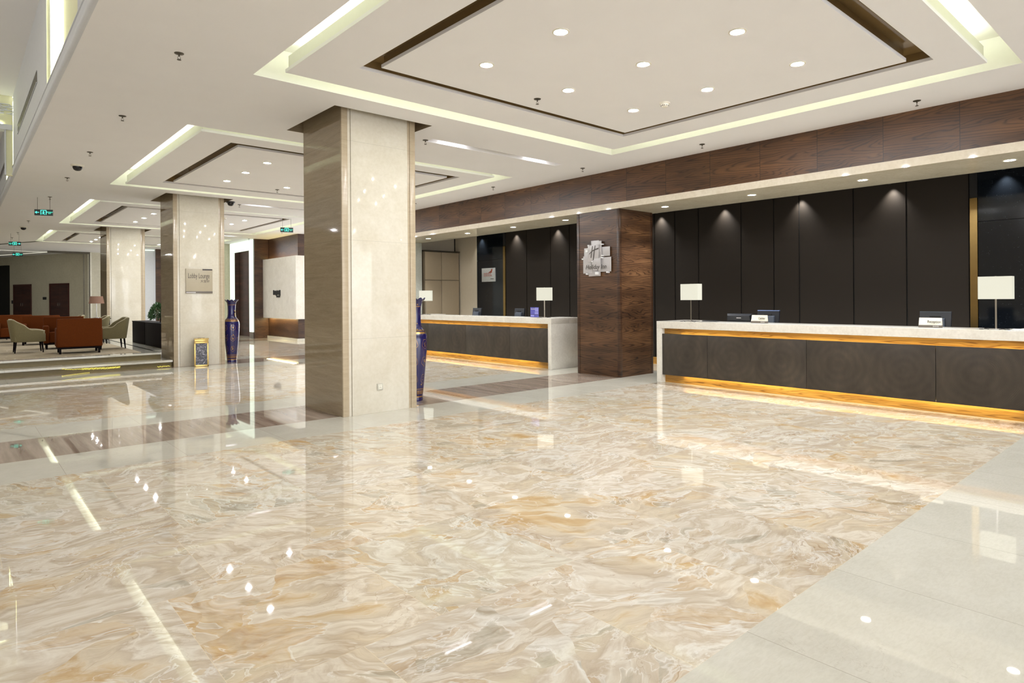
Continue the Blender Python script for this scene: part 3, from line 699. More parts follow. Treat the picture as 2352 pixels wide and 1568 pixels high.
# desk lamps
def lamp(label, x, y, rot=0):
    t_ = thing('desk_lamp', label, 'lamp', (x, y, 1.09), rot, 'white shaded lamps on the reception desks')
    b_ = MB(); b_.box(-.08, -.12, .0, .08, .12, .012, 'chrome', .004)
    lb_ = b_.build('base', t_)
    b_ = MB(); b_.box(-.009, -.009, .012, .009, .009, .66, 'chrome'); b_.build('stem', t_)
    b_ = MB(); D, W_, z0, z1 = .07, .17, .375, .655
    for (xa, ya, xb, yb) in ((-D, -W_, D, -W_), (D, -W_, D, W_), (D, W_, -D, W_), (-D, W_, -D, -W_)):
        b_.quad((xa, ya, z0), (xb, yb, z0), (xb, yb, z1), (xa, ya, z1), 'e_shade')
    b_.hrect(-D, -W_, D, W_, z0+.02, 'e_shade', False); b_.hrect(-D, -W_, D, W_, z1-.01, 'e_shade')
    b_.build('lamp_shade', t_)
    for s_ in (-1, 1):
        b_ = MB(); b_.tube([(-.11, s_*.05, .004), (-.12, s_*.09, .012), (-.09, s_*.11, .004), (-.11, s_*.15, .004)], .004, 'black', 6); b_.build('power_cord', lb_)
    return t_
lamp('square white lamp on the near desk end, closest to the walnut pillar', 9.66, 6.2)
lamp('largest square white lamp, on the near desk at the right edge of view', 9.70, 1.90)
lamp('white lamp on the far desk beside the blue brochure holder', 9.62, 9.82, radians(42))
lamp('white lamp at the far end of the far desk, beside the near column', 9.62, 14.43, radians(42))

# monitors on the staff side
def monitor(label, y, w_, zt, kind, x=10.04):
    t_ = thing('monitor', label, 'monitor', (x, y, 0), 0, 'dark screens behind the reception desks')
    z0 = .92 if kind else .95
    b_ = MB()
    if kind == 0:      # wide black printer-like terminal with bevelled hood
        vs_ = [(-.02, -w_/2, 1.0), (-.02, w_/2, 1.0), (-.05, w_/2-.03, 1.19), (-.05, -w_/2+.03, 1.19), (0, w_/2, zt), (0, -w_/2, zt), (.12, -w_/2, zt), (.12, w_/2, zt), (.12, -w_/2, 1.0), (.12, w_/2, 1.0)]
        b_.add(vs_, [(0, 1, 2, 3), (3, 2, 4, 5), (5, 4, 7, 6), (0, 3, 5, 6, 8), (1, 9, 7, 4, 2), (8, 6, 7, 9), (0, 8, 9, 1)], 'black'); b_.build('housing', t_)
        b_ = MB(); b_.box(-.054, -.05, 1.15, -.045, .03, 1.16, 'ink_l'); b_.build('badge', t_)
    else:
        vs_ = [(0, -w_/2, z0), (0, w_/2, z0), (.05, w_/2-.0, zt), (.05, -w_/2, zt), (.03, -w_/2, z0), (.03, w_/2, z0), (.08, w_/2, zt), (.08, -w_/2, zt)]
        b_.add(vs_, [(0, 1, 2, 3), (4, 7, 6, 5), (0, 4, 5, 1), (3, 2, 6, 7), (0, 3, 7, 4), (1, 5, 6, 2)], 'black'); b_.build('housing', t_)
        b_ = MB(); a = w_*.34
        b_.add([(-.03, -a, z0+.02), (-.03, a, z0+.02), (.0, a*.9, zt-.10), (.0, -a*.9, zt-.10), (.045, -a, z0+.02), (.045, a, z0+.02), (.05, a*.9, zt-.08), (.05, -a*.9, zt-.08)],
               [(0, 1, 2, 3), (3, 2, 6, 7), (0, 3, 7, 4), (1, 5, 6, 2), (0, 4, 5, 1)], 'darkgrey'); b_.build('rear_cover', t_)
        b_ = MB(); b_.box(.03, -a*.5, zt-.075, .045, a*.5, zt-.055, 'joint'); b_.build('vent_slot', t_)
        b_ = MB(); b_.box(.046, -w_/2, zt-.006, .082, w_/2, zt+.004, 'bluegrey' if kind == 2 else 'darkgrey'); b_.build('bezel_edge', t_)
    b_ = MB(); b_.cyl(.05, 0, .74, 1.0, .03, 'black', 12); b_.cyl(.05, 0, .74, .755, .09, 'black', 20); b_.build('stand', t_)
    return t_
monitor('wide low black terminal on the near desk, left of the cashier sign', 5.53, .46, 1.225, 0, 10.09)
monitor('black monitor with blue top edge behind the cashier sign', 5.02, .37, 1.285, 2)
monitor('black monitor behind the reception sign on the near desk', 2.65, .37, 1.29, 1)
monitor('grey backed monitor on the far desk, farther from the pillar, before beige wall', 12.78, .34, 1.27, 1, 10.04)
monitor('grey backed monitor on the far desk beside the gold strip, left of brochure', 11.15, .34, 1.27, 1, 10.04)

# desk signs
def desk_sign(label, y, word, sub):
    t_ = thing('desk_sign', label, 'sign', (9.66, y, 1.09), radians(0))
    w_ = .13
    b_ = MB(); b_.add([(0, -w_, .035), (0, w_, .035), (.03, w_, .13), (.03, -w_, .13), (.05, -w_, .035), (.05, w_, .035)], [(0, 1, 2, 3), (3, 2, 5, 4), (0, 3, 4), (1, 5, 2), (0, 4, 5, 1)], 'signcream'); b_.build('face', t_)
    b_ = MB(); b_.box(-.011, -w_, 0, .055, w_, .0349, 'signgrey', .002); b_.build('base', t_)
    u_ = Vector((.03, 0, .095)).normalized(); n_ = Vector((-.095, 0, .03)).normalized()
    Bm = basis((0, -1, 0), u_, n_)
    textmesh('lettering', word, .052, 'ink', t_, (.012-.003, -.045, .078), Bm, .001, sx=.72)
    textmesh('small_lettering', sub, .024, 'ink_l', t_, (-.0115, -.07, .0175), FACE_NEGX, .001)
desk_sign('small cream desk sign reading Cashier on the near desk', 4.965, 'Cashier', '收银处')
desk_sign('small cream desk sign reading Reception toward the right of the near desk', 2.60, 'Reception', '接待处')
# brochure holder
t_ = thing('brochure_holder', 'blue printed leaflet in clear stand on the far desk beside the lamp', 'brochure', (9.62, 10.14, 1.09))
b_ = MB(); b_.box(-.02, -.14, .0, .04, .14, .008, 'chrome', .002); b_.build('base', t_)
b_ = MB(); b_.box(0, -.13, .008, .006, .13, .225, 'blueprint'); b_.build('leaflet', t_)
b_ = MB()
for q in ((-.125, .13, -.02, .215), (-.125, .075, -.01, .12), (.01, .022, .12, .055)): b_.box(-.0015, q[0], q[1], -.0002, q[2], q[3], 'blueprint_l')
b_.box(-.002, -.12, .062, -.0002, .12, .07, 'ink'); b_.build('print_block', t_)
b_ = MB()
for k in range(8): b_.box(-.003, .10-.017*k-.006, .178, -.0016, .10-.017*k+.006, .192+(.005 if k in (0, 5) else 0), 'ink_l')
b_.build('lettering', t_)
b_ = MB(); b_.box(9.62, 1.05+.1, 1.0905, 9.90, 1.75, 1.094, 'paper', 0, radians(4), (9.75, 1.4)); tag(b_.build('paper_sheet'), 'white paper sheet on the near desk at the right edge', 'paper')
b_ = MB(); b_.box(9.84, 5.83, 1.0905, 9.98, 6.10, 1.104, 'black', .003); tag(b_.build('folder'), 'thin black folder on the near desk left of the low terminal', 'folder')

# ------------------------------------------------------------------ wall signs
t_ = thing('hotel_sign', 'layered frosted acrylic hotel sign on the walnut pillar', 'sign', (9.44, 8.15, 0))
# plates: (y-left, y-right, z0, z1, standoff) measured from the sign origin; y grows to the left
plates = [(.13, -.07, 2.42, 2.635, .03), (.32, .10, 2.29, 2.50, .02), (-.10, -.335, 2.32, 2.50, .02), (.335, .09, 2.00, 2.34, .035), (.335, -.365, 2.02, 2.30, .02), (.20, -.10, 1.94, 2.12, .025), (.30, .12, 2.12, 2.44, .045),
          (.19, -.09, 2.215, 2.545, .06), (.09, -.13, 2.09, 2.30, .05), (.10, -.11, 2.40, 2.56, .04), (.02, -.14, 2.26, 2.62, .035), (.05, -.14, 2.05, 2.28, .065)]
for i, (ya, yb, za, zb, so) in enumerate(plates):
    b_ = MB(); b_.box(-so-.006, yb, za, -so+.0, ya, zb, 'plate', .001); b_.build('plate', t_)
for y, z in ((.17, 2.545), (-.16, 2.55), (-.17, 2.33), (-.17, 2.29), (.325, 2.285), (.07, 2.225), (.22, 1.985), (-.30, 2.005)):
    b_ = MB(); b_.box(-.085, y-.012, z-.012, -.001, y+.012, z+.012, 'stud', .002); b_.build('standoff', t_)
for y, z, s_ in ((.215, 2.435, .022), (-.03, 1.995, .026)):
    b_ = MB(); b_.box(-.082, y-s_, z-s_, -.02, y+s_, z+s_, 'stud', .002); b_.build('standoff', t_)
b_ = MB()
def stroke(mb, pts, w0, w1, x, k):
    n = len(pts); L_ = []; R_ = []
    for i, (y, z) in enumerate(pts):
        a = pts[max(i-1, 0)]; c = pts[min(i+1, n-1)]; dy, dz = c[0]-a[0], c[1]-a[1]; l = math.hypot(dy, dz); w_ = w0+(w1-w0)*i/(n-1)
        L_.append((x, y-dz/l*w_, z+dy/l*w_)); R_.append((x, y+dz/l*w_, z-dy/l*w_))
    vs_ = L_+R_+[(p[0]-.006, p[1], p[2]) for p in L_+R_]
    fs_ = []
    for i in range(n-1):
        fs_ += [(2*n+i, 2*n+i+1, 3*n+i+1, 3*n+i), (i, n+i, n+i+1, i+1), (i, i+1, 2*n+i+1, 2*n+i), (n+i+1, n+i, 3*n+i, 3*n+i+1)]
    fs_ += [(0, 2*n, 3*n, n), (n-1, 2*n-1, 4*n-1, 3*n-1)]
    mb.add(vs_, fs_, k)
stroke(b_, [(.065, 2.53), (.085, 2.42), (.105, 2.30)], .005, .007, -.068, 'ink')
stroke(b_, [(-.005, 2.535), (.02, 2.42), (.045, 2.25)], .005, .009, -.068, 'ink')
stroke(b_, [(.15, 2.375), (.09, 2.42), (.02, 2.45), (-.09, 2.475)], .003, .011, -.070, 'ink')
b_.build('monogram', t_)
textmesh('lettering', 'Holiday Inn', .125, 'ink', t_, (-.073, -.02, 2.115), FACE_NEGX, .002, shear=.25, sx=.92)

t_ = thing('lounge_sign', 'square beige plate reading Lobby Lounge on the second marble column', 'sign', (4.29, 15.926, 0))
b_ = MB(); b_.box(-.29, -.03, 1.70, .29, -.001, 2.26, 'signbeige', .004); b_.build('plate', t_)
b_ = MB(); b_.box(-.29, -.032, 1.69, .29, -.004, 1.735, 'signgrey', .002); b_.build('base_strip', t_)
b_ = MB(); b_.box(-.285, -.036, 1.695, -.08, -.030, 1.715, 'ink_l'); b_.build('small_tag', t_)
b_ = MB(); b_.box(.07, -.034, 2.225, .285, -.028, 2.258, 'ink'); b_.build('small_tag', t_)
textmesh('lettering', 'Lobby Lounge', .165, 'ink', t_, (-.01, -.031, 2.09), FACE_NEGY, .0015, sx=.50)
textmesh('small_lettering', '大堂轩', .068, 'ink', t_, (.125, -.031, 1.965), FACE_NEGY, .0015)
t_ = thing('wall_notice', 'silver square notice with red print on the black granite wall', 'sign', (11.985, 14.59, 0))
b_ = MB(); b_.box(-.03, -.315, 2.02, 0, .315, 2.425, 'silver', .003); b_.build('plate', t_)
for zc, n_l in ((2.262, 7), (2.205, 8)):
    b_ = MB()
    for k in range(n_l):
        y_ = .185-.048*k; b_.box(-.033, y_-.018, zc-.021, -.0305, y_+.018, zc-.010, 'red_ink'); b_.box(-.033, y_+.006, zc-.021, -.0305, y_+.018, zc+.021, 'red_ink')
        b_.box(-.033, y_-.018+.02*(k % 2), zc+(.008 if k % 3 else -.005), -.0305, y_+.012, zc+(.021 if k % 3 else .005), 'red_ink')
    b_.build('lettering', t_)
b_ = MB()
for k, (a, z0, z1) in enumerate(((-.06, 2.28, 2.31), (-.10, 2.28, 2.325), (-.14, 2.28, 2.345), (-.16, 2.34, 2.385))): b_.box(-.033, a-.03, z0, -.0305, a+.03, z1, 'red_ink')
b_.build('emblem', t_)
b_ = MB(); b_.box(-.033, -.25, 2.09, -.0305, -.10, 2.11, 'ink'); b_.build('small_tag', t_)

# wall socket
t_ = thing('wall_socket', 'pale grey wall socket low on the nearest marble column', 'socket', (4.268, 7.517, .345))
b_ = MB(); b_.box(-.043, -.010, -.045, .043, .003, .045, 'socket', .004); b_.build('plate', t_)
b_ = MB(); b_.box(-.026, -.012, -.03, .026, -.009, .03, 'offwhite', .001); b_.build('insert', t_)
b_ = MB()
for x, z, a in ((-.008, .015, 0), (.008, .015, 0), (-.010, -.012, .5), (.010, -.012, -.5), (0, -.004, 0)): b_.box(x-.0018, -.0128, z-.005, x+.0018, -.0118, z+.005, 'ink')
b_.build('pin_slots', t_)

# ------------------------------------------------------------------ vases
def vase(label, x, y, rot):
    t_ = thing('porcelain_vase', label, 'vase', (x, y, 0), rot, 'tall cobalt vases by the columns')
    prof = [(0, .0), (.115, .0), (.118, .02), (.112, .05), (.118, .09), (.135, .25), (.160, .5), (.180, .75), (.186, .90), (.178, .98), (.150, 1.045), (.118, 1.08), (.100, 1.11), (.092, 1.18), (.090, 1.28), (.094, 1.38), (.104, 1.44), (.125, 1.485), (.155, 1.515), (.157, 1.52), (.150, 1.525), (.12, 1.495), (.09, 1.44), (.085, 1.3)]
    def wob(j, a, r, z):
        if j >= 17 and j <= 21: return r*(1+.05*cos(10*a)), z+.014*cos(10*a)*(1 if j > 17 else .4)
        return r, z
    b_ = MB(); b_.lathe(prof, 'vase', 60, wob=wob); b_.build('body', t_)
    for s_ in (0, pi):
        b_ = MB(); c = Vector((cos(s_), sin(s_)))
        b_.tube([(c.x*.095, c.y*.095, 1.11), (c.x*.125, c.y*.125, 1.13), (c.x*.118, c.y*.118, 1.19), (c.x*.13, c.y*.13, 1.23), (c.x*.10, c.y*.10, 1.27)], .011, 'brass', 8); b_.build('handle', t_)
    return t_
vase('tall cobalt and gold vase half hidden behind the nearest marble column', 5.17, 8.06, .4)
vase('tall cobalt and gold vase standing right of the lounge sign column', 5.12, 16.25, -1.2)

# ------------------------------------------------------------------ brass bin
t_ = thing('litter_bin', 'brass litter bin with black marble sides before the lounge sign column', 'bin', (4.27, 15.70, 0), radians(-14))
b_ = MB(); w_ = .148
b_.box(-w_+.012, -w_+.012, .03, w_-.012, w_-.012, .55, 'blackmarble'); b_.build('marble_panels', t_)
b_ = MB()
for sx in (-1, 1):
    for sy in (-1, 1): b_.box(sx*w_-(.03 if sx > 0 else 0), sy*w_-(.03 if sy > 0 else 0), 0, sx*w_+(.03 if sx < 0 else 0), sy*w_+(.03 if sy < 0 else 0), .57, 'brass', .003)
b_.box(-w_, -w_, 0, w_, w_, .045, 'brass', .003); b_.box(-w_, -w_, .535, w_, w_, .575, 'brass', .003); b_.build('frame', t_)
b_ = MB(); b_.box(-w_+.004, -w_+.004, .575, w_-.004, w_-.004, .625, 'brass', .004); b_.box(-w_-.008, -w_-.008, .625, w_+.008, w_+.008, .645, 'brass', .004); b_.build('lid', t_)
b_ = MB(); b_.lathe([(.05, .646), (.075, .646), (.08, .655), (.06, .66), (.05, .65)], 'chrome', 28); b_.build('ash_tray', t_)

# ------------------------------------------------------------------ ceiling downlights
d0 = None
colx = {4.15: 'left row', 5.38: 'middle row', 6.6: 'right row'}
for nm, ysv, ord_ in (('nearest ceiling panel', (2.95, 4.0, 5.07), ('near', 'middle', 'far')), ('second ceiling panel', (11.2, 12.3, 13.4), ('near', 'middle', 'far')), ('third ceiling panel', (19.7, 20.9, 22.05), ('near', 'middle', 'far')), ('farthest ceiling panel', (28.2, 29.3, 30.4), ('near', 'middle', 'far')), ('ceiling panel behind the viewer', (-5.6, -4.4, -3.2), ('far', 'middle', 'near'))):
    for x in colx:
        for y, o_ in zip(ysv, ord_):
            lb = 'recessed downlight, %s in %s of the %s' % (o_, colx[x], nm)
            if d0 is None: d0 = downlight(); d0.location = (x, y, H); d0['label'] = lb; d0['group'] = 'downlights in the ceiling panels'
            else: dup(d0, (x, y, H), 0, lb)

for k, y in enumerate((20.5, 24.5, 28.5, 32.5, 36.5)):  # extra downlights added outside the view to lift the dark lounge end wall
    for x in (-2.4, -.9): dup(d0, (x, y, H), 0, 'added unseen downlight brightening the lounge end wall, %s of the %s row' % (('first', 'second', 'third', 'fourth', 'fifth')[k], 'outer' if x < -2 else 'inner'))
# sprinklers
def sprinkler():
    t_ = thing('sprinkler', 'x', 'sprinkler', (0, 0, 0), 0, 'ceiling sprinklers')
    b_ = MB(); b_.lathe([(0, -.012), (.02, -.012), (.042, -.006), (.044, 0)], 'steel', 24); b_.build('escutcheon', t_)
    b_ = MB(); b_.cyl(0, 0, -.032, -.01, .007, 'steel', 10)
    for s_ in (-1, 1): b_.tube([(s_*.008, 0, -.03), (s_*.014, 0, -.045), (s_*.004, 0, -.062)], .0025, 'steel', 6)
    b_.build('frame', t_)
    b_ = MB(); b_.cyl(0, 0, -.066, -.062, .019, 'steel', 16); b_.build('deflector', t_)
    return t_
spk = [(1.66, 6.78, 'largest sprinkler on the plain ceiling at upper left'), (1.657, 9.55, 'second sprinkler of the left ceiling row'), (1.657, 12.2, 'third sprinkler of the left ceiling row, just before the dome camera'),
       (1.66, 15.0, 'sprinkler just beyond the larger dome camera at left'), (1.66, 18.0, 'sprinkler above the nearest exit sign at left'), (1.66, 23.7, 'sprinkler before the smaller far dome camera at left'),
       (1.66, 27.9, 'sprinkler beyond the small far dome camera at left'), (1.62, 30.2, 'farthest sprinkler of the left ceiling row'), (5.40, 8.08, 'sprinkler at the left end of the slot light'),
       (5.33, 5.54, 'sprinkler on the nearest downlight panel'), (8.999, 2.544, 'sprinkler nearest the right edge, above the walnut fascia'), (8.91, 5.5, 'second sprinkler from the right along the walnut fascia'),
       (8.82, 7.96, 'third sprinkler from the right along the walnut fascia'), (8.79, 10.54, 'fourth sprinkler from the right along the walnut fascia'), (8.77, 13.62, 'sprinkler beside the right edge of the nearest column'),
       (5.32, 13.78, 'sprinkler on the second downlight panel'), (8.71, 25.5, 'sprinkler above the lit white door frame'), (8.73, 22.2, 'sprinkler just under the exit sign by the marble block'), (5.42, 16.54, 'sprinkler at the left end of the second slot light')]
s0 = sprinkler(); s0.location = (*spk[0][:2], H); s0['label'] = spk[0][2]
for x, y, l in spk[1:]: dup(s0, (x, y, H), 0, l)
# smoke detectors
def detector(label, x, y):
    t_ = thing('smoke_detector', label, 'smoke detector', (x, y, H), 0, 'smoke detectors')
    b_ = MB(); b_.lathe([(0, -.018), (.062, -.018), (.066, 0)], 'offwhite', 28); b_.build('base', t_)
    b_ = MB(); b_.lathe([(0, -.052), (.03, -.052), (.045, -.042), (.05, -.0185)], 'offwhite', 28); b_.build('sensor_head', t_)
    b_ = MB()
    for k in range(12):
        a = 2*pi*k/12; b_.box(.044, -.006, -.042, .050, .006, -.034, 'ink', 0, a, (0, 0))
    b_.build('grille_slot', t_)
detector('round cream smoke detector on the nearest downlight panel', 6.657, 4.628)
detector('round smoke detector on the second downlight panel, right of the sign column', 5.95, 19.5)
# cctv domes
def dome(label, x, y, black=False):
    t_ = thing('dome_camera', label, 'camera', (x, y, H), 0, 'ceiling dome cameras')
    b_ = MB(); b_.lathe([(.0, -.03), (.092, -.03), (.10, -.022), (.105, 0)], 'black' if black else 'offwhite', 32); b_.build('housing', t_)
    b_ = MB(); b_.lathe([(.002, -.105), (.03, -.102), (.055, -.088), (.072, -.06), (.076, -.0305)], 'blackglass', 32); b_.build('dome', t_)
dome('black dome camera with pale collar on the left ceiling, the nearer one', 1.645, 13.5)
dome('smaller far dome camera on the left ceiling beyond the exit sign', 1.669, 25.7)
dome('black dome camera right of the top of the sign column', 5.10, 16.2, True)

# ------------------------------------------------------------------ exit signs
def exit_sign(label, x, y, z, rot, mirror=False):
    t_ = thing('exit_sign', label, 'exit sign', (x, y, z), rot, 'green hanging exit signs')
    W_, Hh = .18, .07
    b_ = MB(); b_.box(-W_, -.012, -Hh, W_, .012, Hh, 'black', .003); b_.build('housing', t_)
    b_ = MB(); b_.box(-W_+.01, -.014, -Hh+.01, W_-.01, -.011, Hh-.01, 'greenmat'); b_.build('face', t_)
    m_ = -1 if mirror else 1
    b_ = MB()
    def P(pts): 
        vs_ = [(m_*a, -.016, b2) for a, b2 in pts]; b_.add(vs_ if m_ > 0 else vs_[::-1], [tuple(range(len(vs_)))], 'e_exit')
    P([(-.17, 0), (-.135, .028), (-.125, .02), (-.14, .006), (-.085, .006), (-.085, -.006), (-.14, -.006), (-.125, -.02), (-.135, -.028)][::-1])
    for q in ((-.06, -.05, -.048, .055), (-.06, .044, .055, .055), (.043, -.05, .055, .055)): P([(q[0], q[1]), (q[2], q[1]), (q[2], q[3]), (q[0], q[3])])
    P([(-.012, .024), (.0, .036), (.012, .026), (.0, .014)]); P([(-.03, .008), (.0, .016), (.022, .0), (.014, -.008), (0, -.002), (-.024, -.002)])
    P([(.0, -.002), (.016, -.008), (.006, -.03), (.03, -.046), (.022, -.052), (-.006, -.034)]); P([(.0, -.006), (-.012, -.022), (-.036, -.03), (-.034, -.04), (-.004, -.03)])
    b_.build('running_figure', t_)
    textmesh('lettering', '安全出口', .030, 'e_exit', t_, (m_*.118, -.016, .008), FACE_NEGY, .0005)
    textmesh('lettering', 'EXIT', .026, 'e_exit', t_, (m_*.118, -.016, -.022), FACE_NEGY, .0005)
    for s_ in (-.12, .12):
        b_ = MB(); b_.cyl(s_, 0, Hh, H-z, .0035, 'steel', 8); b_.build('hanging_rod', t_)
exit_sign('nearest green exit sign hanging over the lounge at left, arrow pointing left', 1.56, 18.2, 3.59, radians(-20))
exit_sign('small green exit sign at the far left with arrow pointing right', 1.60, 28.4, 3.58, radians(-20), True)
exit_sign('farthest green exit sign, below the arrow-right one at far left', 1.98, 33.5, 3.50, radians(-20))
exit_sign('green exit sign hanging before the marble block beside the nearest column', 7.42, 18.5, 3.60, radians(-20))

# ------------------------------------------------------------------ far marble block, portal
wd = MB()
wd.box(9.43, 22.5, .10, 13, 26.0, H-.001, 'walnut_d'); wd.box(9.36, 22.43, 0, 13, 26.0, .10, 'border')
wd.box(8.87, 25.38, 0, 9.42, 25.485, H-.001, 'walnut_d'); wd.box(9.25, 25.486, 0, 9.3, 28.41, H, 'door'); wd.box(8.95, 28.24, 0, 9.24, 28.4, H-.01, 'door')
wd.box(8.2, 28.42, 0, 9.6, 28.6, H, 'gwall'); wd.box(8.2, 28.6, 0, 8.4, 33.2, H, 'gwall')
wd.box(6.0, 33.2, 0, 8.4, 33.4, H, 'greywall'); wd.box(7.05, 33.12, 0, 7.32, 33.19, H, 'walnut_d')
struct('wall_far_reception', wd)
t_ = thing('marble_block', 'projecting grey-cream marble wall block with small dark lettering, far centre', 'wall block', (0, 0, 0))
b_ = MB(); b_.box(9.2, 22.15, .82, 9.42, 25.37, 3.12, 'counter'); b_.box(9.42, 22.15, .82, 12.0, 22.48, 3.12, 'counter'); b_.build('block', t_)
for nm_, zc, hh, ycs in (('lettering', 1.79, .075, [24.22-.088*k for k in range(8)]), ('small_lettering', 1.655, .035, [23.90-.085*k for k in range(4)])):
    b_ = MB()
    for k, yc in enumerate(ycs):
        dz = (.03, 0, .012, -.01, .02, 0, .015, .03)[k % 8] if hh > .05 else 0
        b_.box(9.17, yc-.036, zc-hh-(.035 if k in (3, 7) and hh > .05 else 0), 9.198, yc+.036, zc+hh+dz, 'joint', .004)
    o_ = b_.build(nm_, t_); o_['label'] = 'dark lettering'
b_ = MB(); b_.box(9.3, 22.6, .8165, 9.4, 25.3, .8195, 'e_amber'); b_.box(9.3, 22.6, 3.1205, 9.4, 25.3, 3.125, 'e_amber2'); b_.build('light_strip', t_)
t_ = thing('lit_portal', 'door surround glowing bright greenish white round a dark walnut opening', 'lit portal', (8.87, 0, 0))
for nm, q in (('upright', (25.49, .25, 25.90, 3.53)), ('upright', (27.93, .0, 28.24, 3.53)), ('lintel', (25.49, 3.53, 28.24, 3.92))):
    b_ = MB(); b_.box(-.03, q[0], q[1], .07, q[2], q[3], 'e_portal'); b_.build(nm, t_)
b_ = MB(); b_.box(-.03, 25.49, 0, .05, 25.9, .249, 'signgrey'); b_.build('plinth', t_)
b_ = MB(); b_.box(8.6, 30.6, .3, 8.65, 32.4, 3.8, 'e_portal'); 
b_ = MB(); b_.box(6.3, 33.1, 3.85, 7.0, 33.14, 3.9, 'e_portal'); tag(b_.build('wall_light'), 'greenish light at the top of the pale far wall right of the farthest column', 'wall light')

# ------------------------------------------------------------------ lounge end wall with doors
wn_ = MB(); L0 = Vector((4.82, 37.25)); dv = Vector((-.395, .919)); nv = Vector((-.919, -.395))
def W(s_, o_, z): p = L0+dv*s_+nv*o_; return (p.x, p.y, z)
def wbox(mb, s0, s1, z0, z1, o0, o1, k):
    vs_ = [W(s0, o0, z0), W(s1, o0, z0), W(s1, o1, z0), W(s0, o1, z0), W(s0, o0, z1), W(s1, o0, z1), W(s1, o1, z1), W(s0, o1, z1)]
    mb.add(vs_, [(0, 1, 2, 3), (4, 7, 6, 5), (0, 4, 5, 1), (1, 5, 6, 2), (2, 6, 7, 3), (3, 7, 4, 0)], k)
wbox(wn_, -.2, 6.6, 0, H, -.2, 0, 'gwall'); wbox(wn_, 6.6, 13, 3.5, H, -.2, 0, 'gwall'); wbox(wn_, 6.6, 13, 0, 3.5, -.25, -.15, 'joint')
wn_.box(4.82, 37.25, 0, 9.5, 37.45, H, 'gwall')
struct('wall_lounge_end', wn_)
tr = MB(); tr.box(3.30, 37.0, H-.10, 5.0, 37.06, H-.001, 'steel'); tr.box(4.72, 37.0, .3, 4.76, 37.06, H-.1, 'steel'); tr.box(4.95, 37.0, .3, 5.0, 37.06, H-.1, 'steel'); struct('trim_3', tr)
for i, (a, b2) in enumerate(((1.36, 2.88), (4.63, 6.15))):
    dr = bpy.data.objects.new('door_%d' % (i+1), None); C.objects.link(dr); dr['kind'] = 'structure'
    b_ = MB(); wbox(b_, a-.07, a, .32, 2.44, .0, .04, 'doorframe'); wbox(b_, b2, b2+.07, .32, 2.44, 0, .04, 'doorframe'); wbox(b_, a-.07, b2+.07, 2.37, 2.44, 0, .04, 'doorframe'); b_.build('door_frame', dr)
    mid = (a+b2)/2
    for s0_, s1_ in ((a, mid-.004), (mid+.004, b2)):
        b_ = MB(); wbox(b_, s0_, s1_, .32, 2.37, .0, .02, 'door'); lf = b_.build('door_leaf', dr)
        hs = mid-.10 if s0_ == a else mid+.07
        b_ = MB(); wbox(b_, hs, hs+.03, 1.30, 1.45, .02, .05, 'chrome'); b_.build('door_handle', lf)
b_ = MB(); wbox(b_, 3.25, 3.55, 1.62, 1.76, 0, .02, 'black'); tag(b_.build('door_plaque'), 'small black plaque on the limestone wall between the two far doors', 'plaque')
b_ = MB(); wbox(b_, 6.28, 6.42, 1.42, 1.60, 0, .02, 'black'); wbox(b_, 6.22, 6.28, 1.5, 1.55, 0, .015, 'chrome'); tag(b_.build('switch_panel'), 'small dark switch panel left of the farther door', 'switch')
# trapezoid cove far end
cvf = MB()
P0, P1, P2 = Vector((3.52, 38.0)), Vector((-1.5, 37.2)), Vector((1.5, 43.0))
cvf.quad((P0.x, P0.y, H-.006), (P1.x, P1.y, H-.006), (P1.x, P1.y+.25, H-.006), (P0.x-.1, P0.y+.25, H-.006), 'e_shade')
cvf.quad((P0.x, P0.y, H-.006), (P0.x-.22, P0.y+.1, H-.006), (P2.x-.22, P2.y, H-.006), (P2.x, P2.y, H-.006), 'e_shade')
tag(cvf.build('cove_light'), 'thin lit groove meeting at a corner on the ceiling before the far doors', 'cove light')

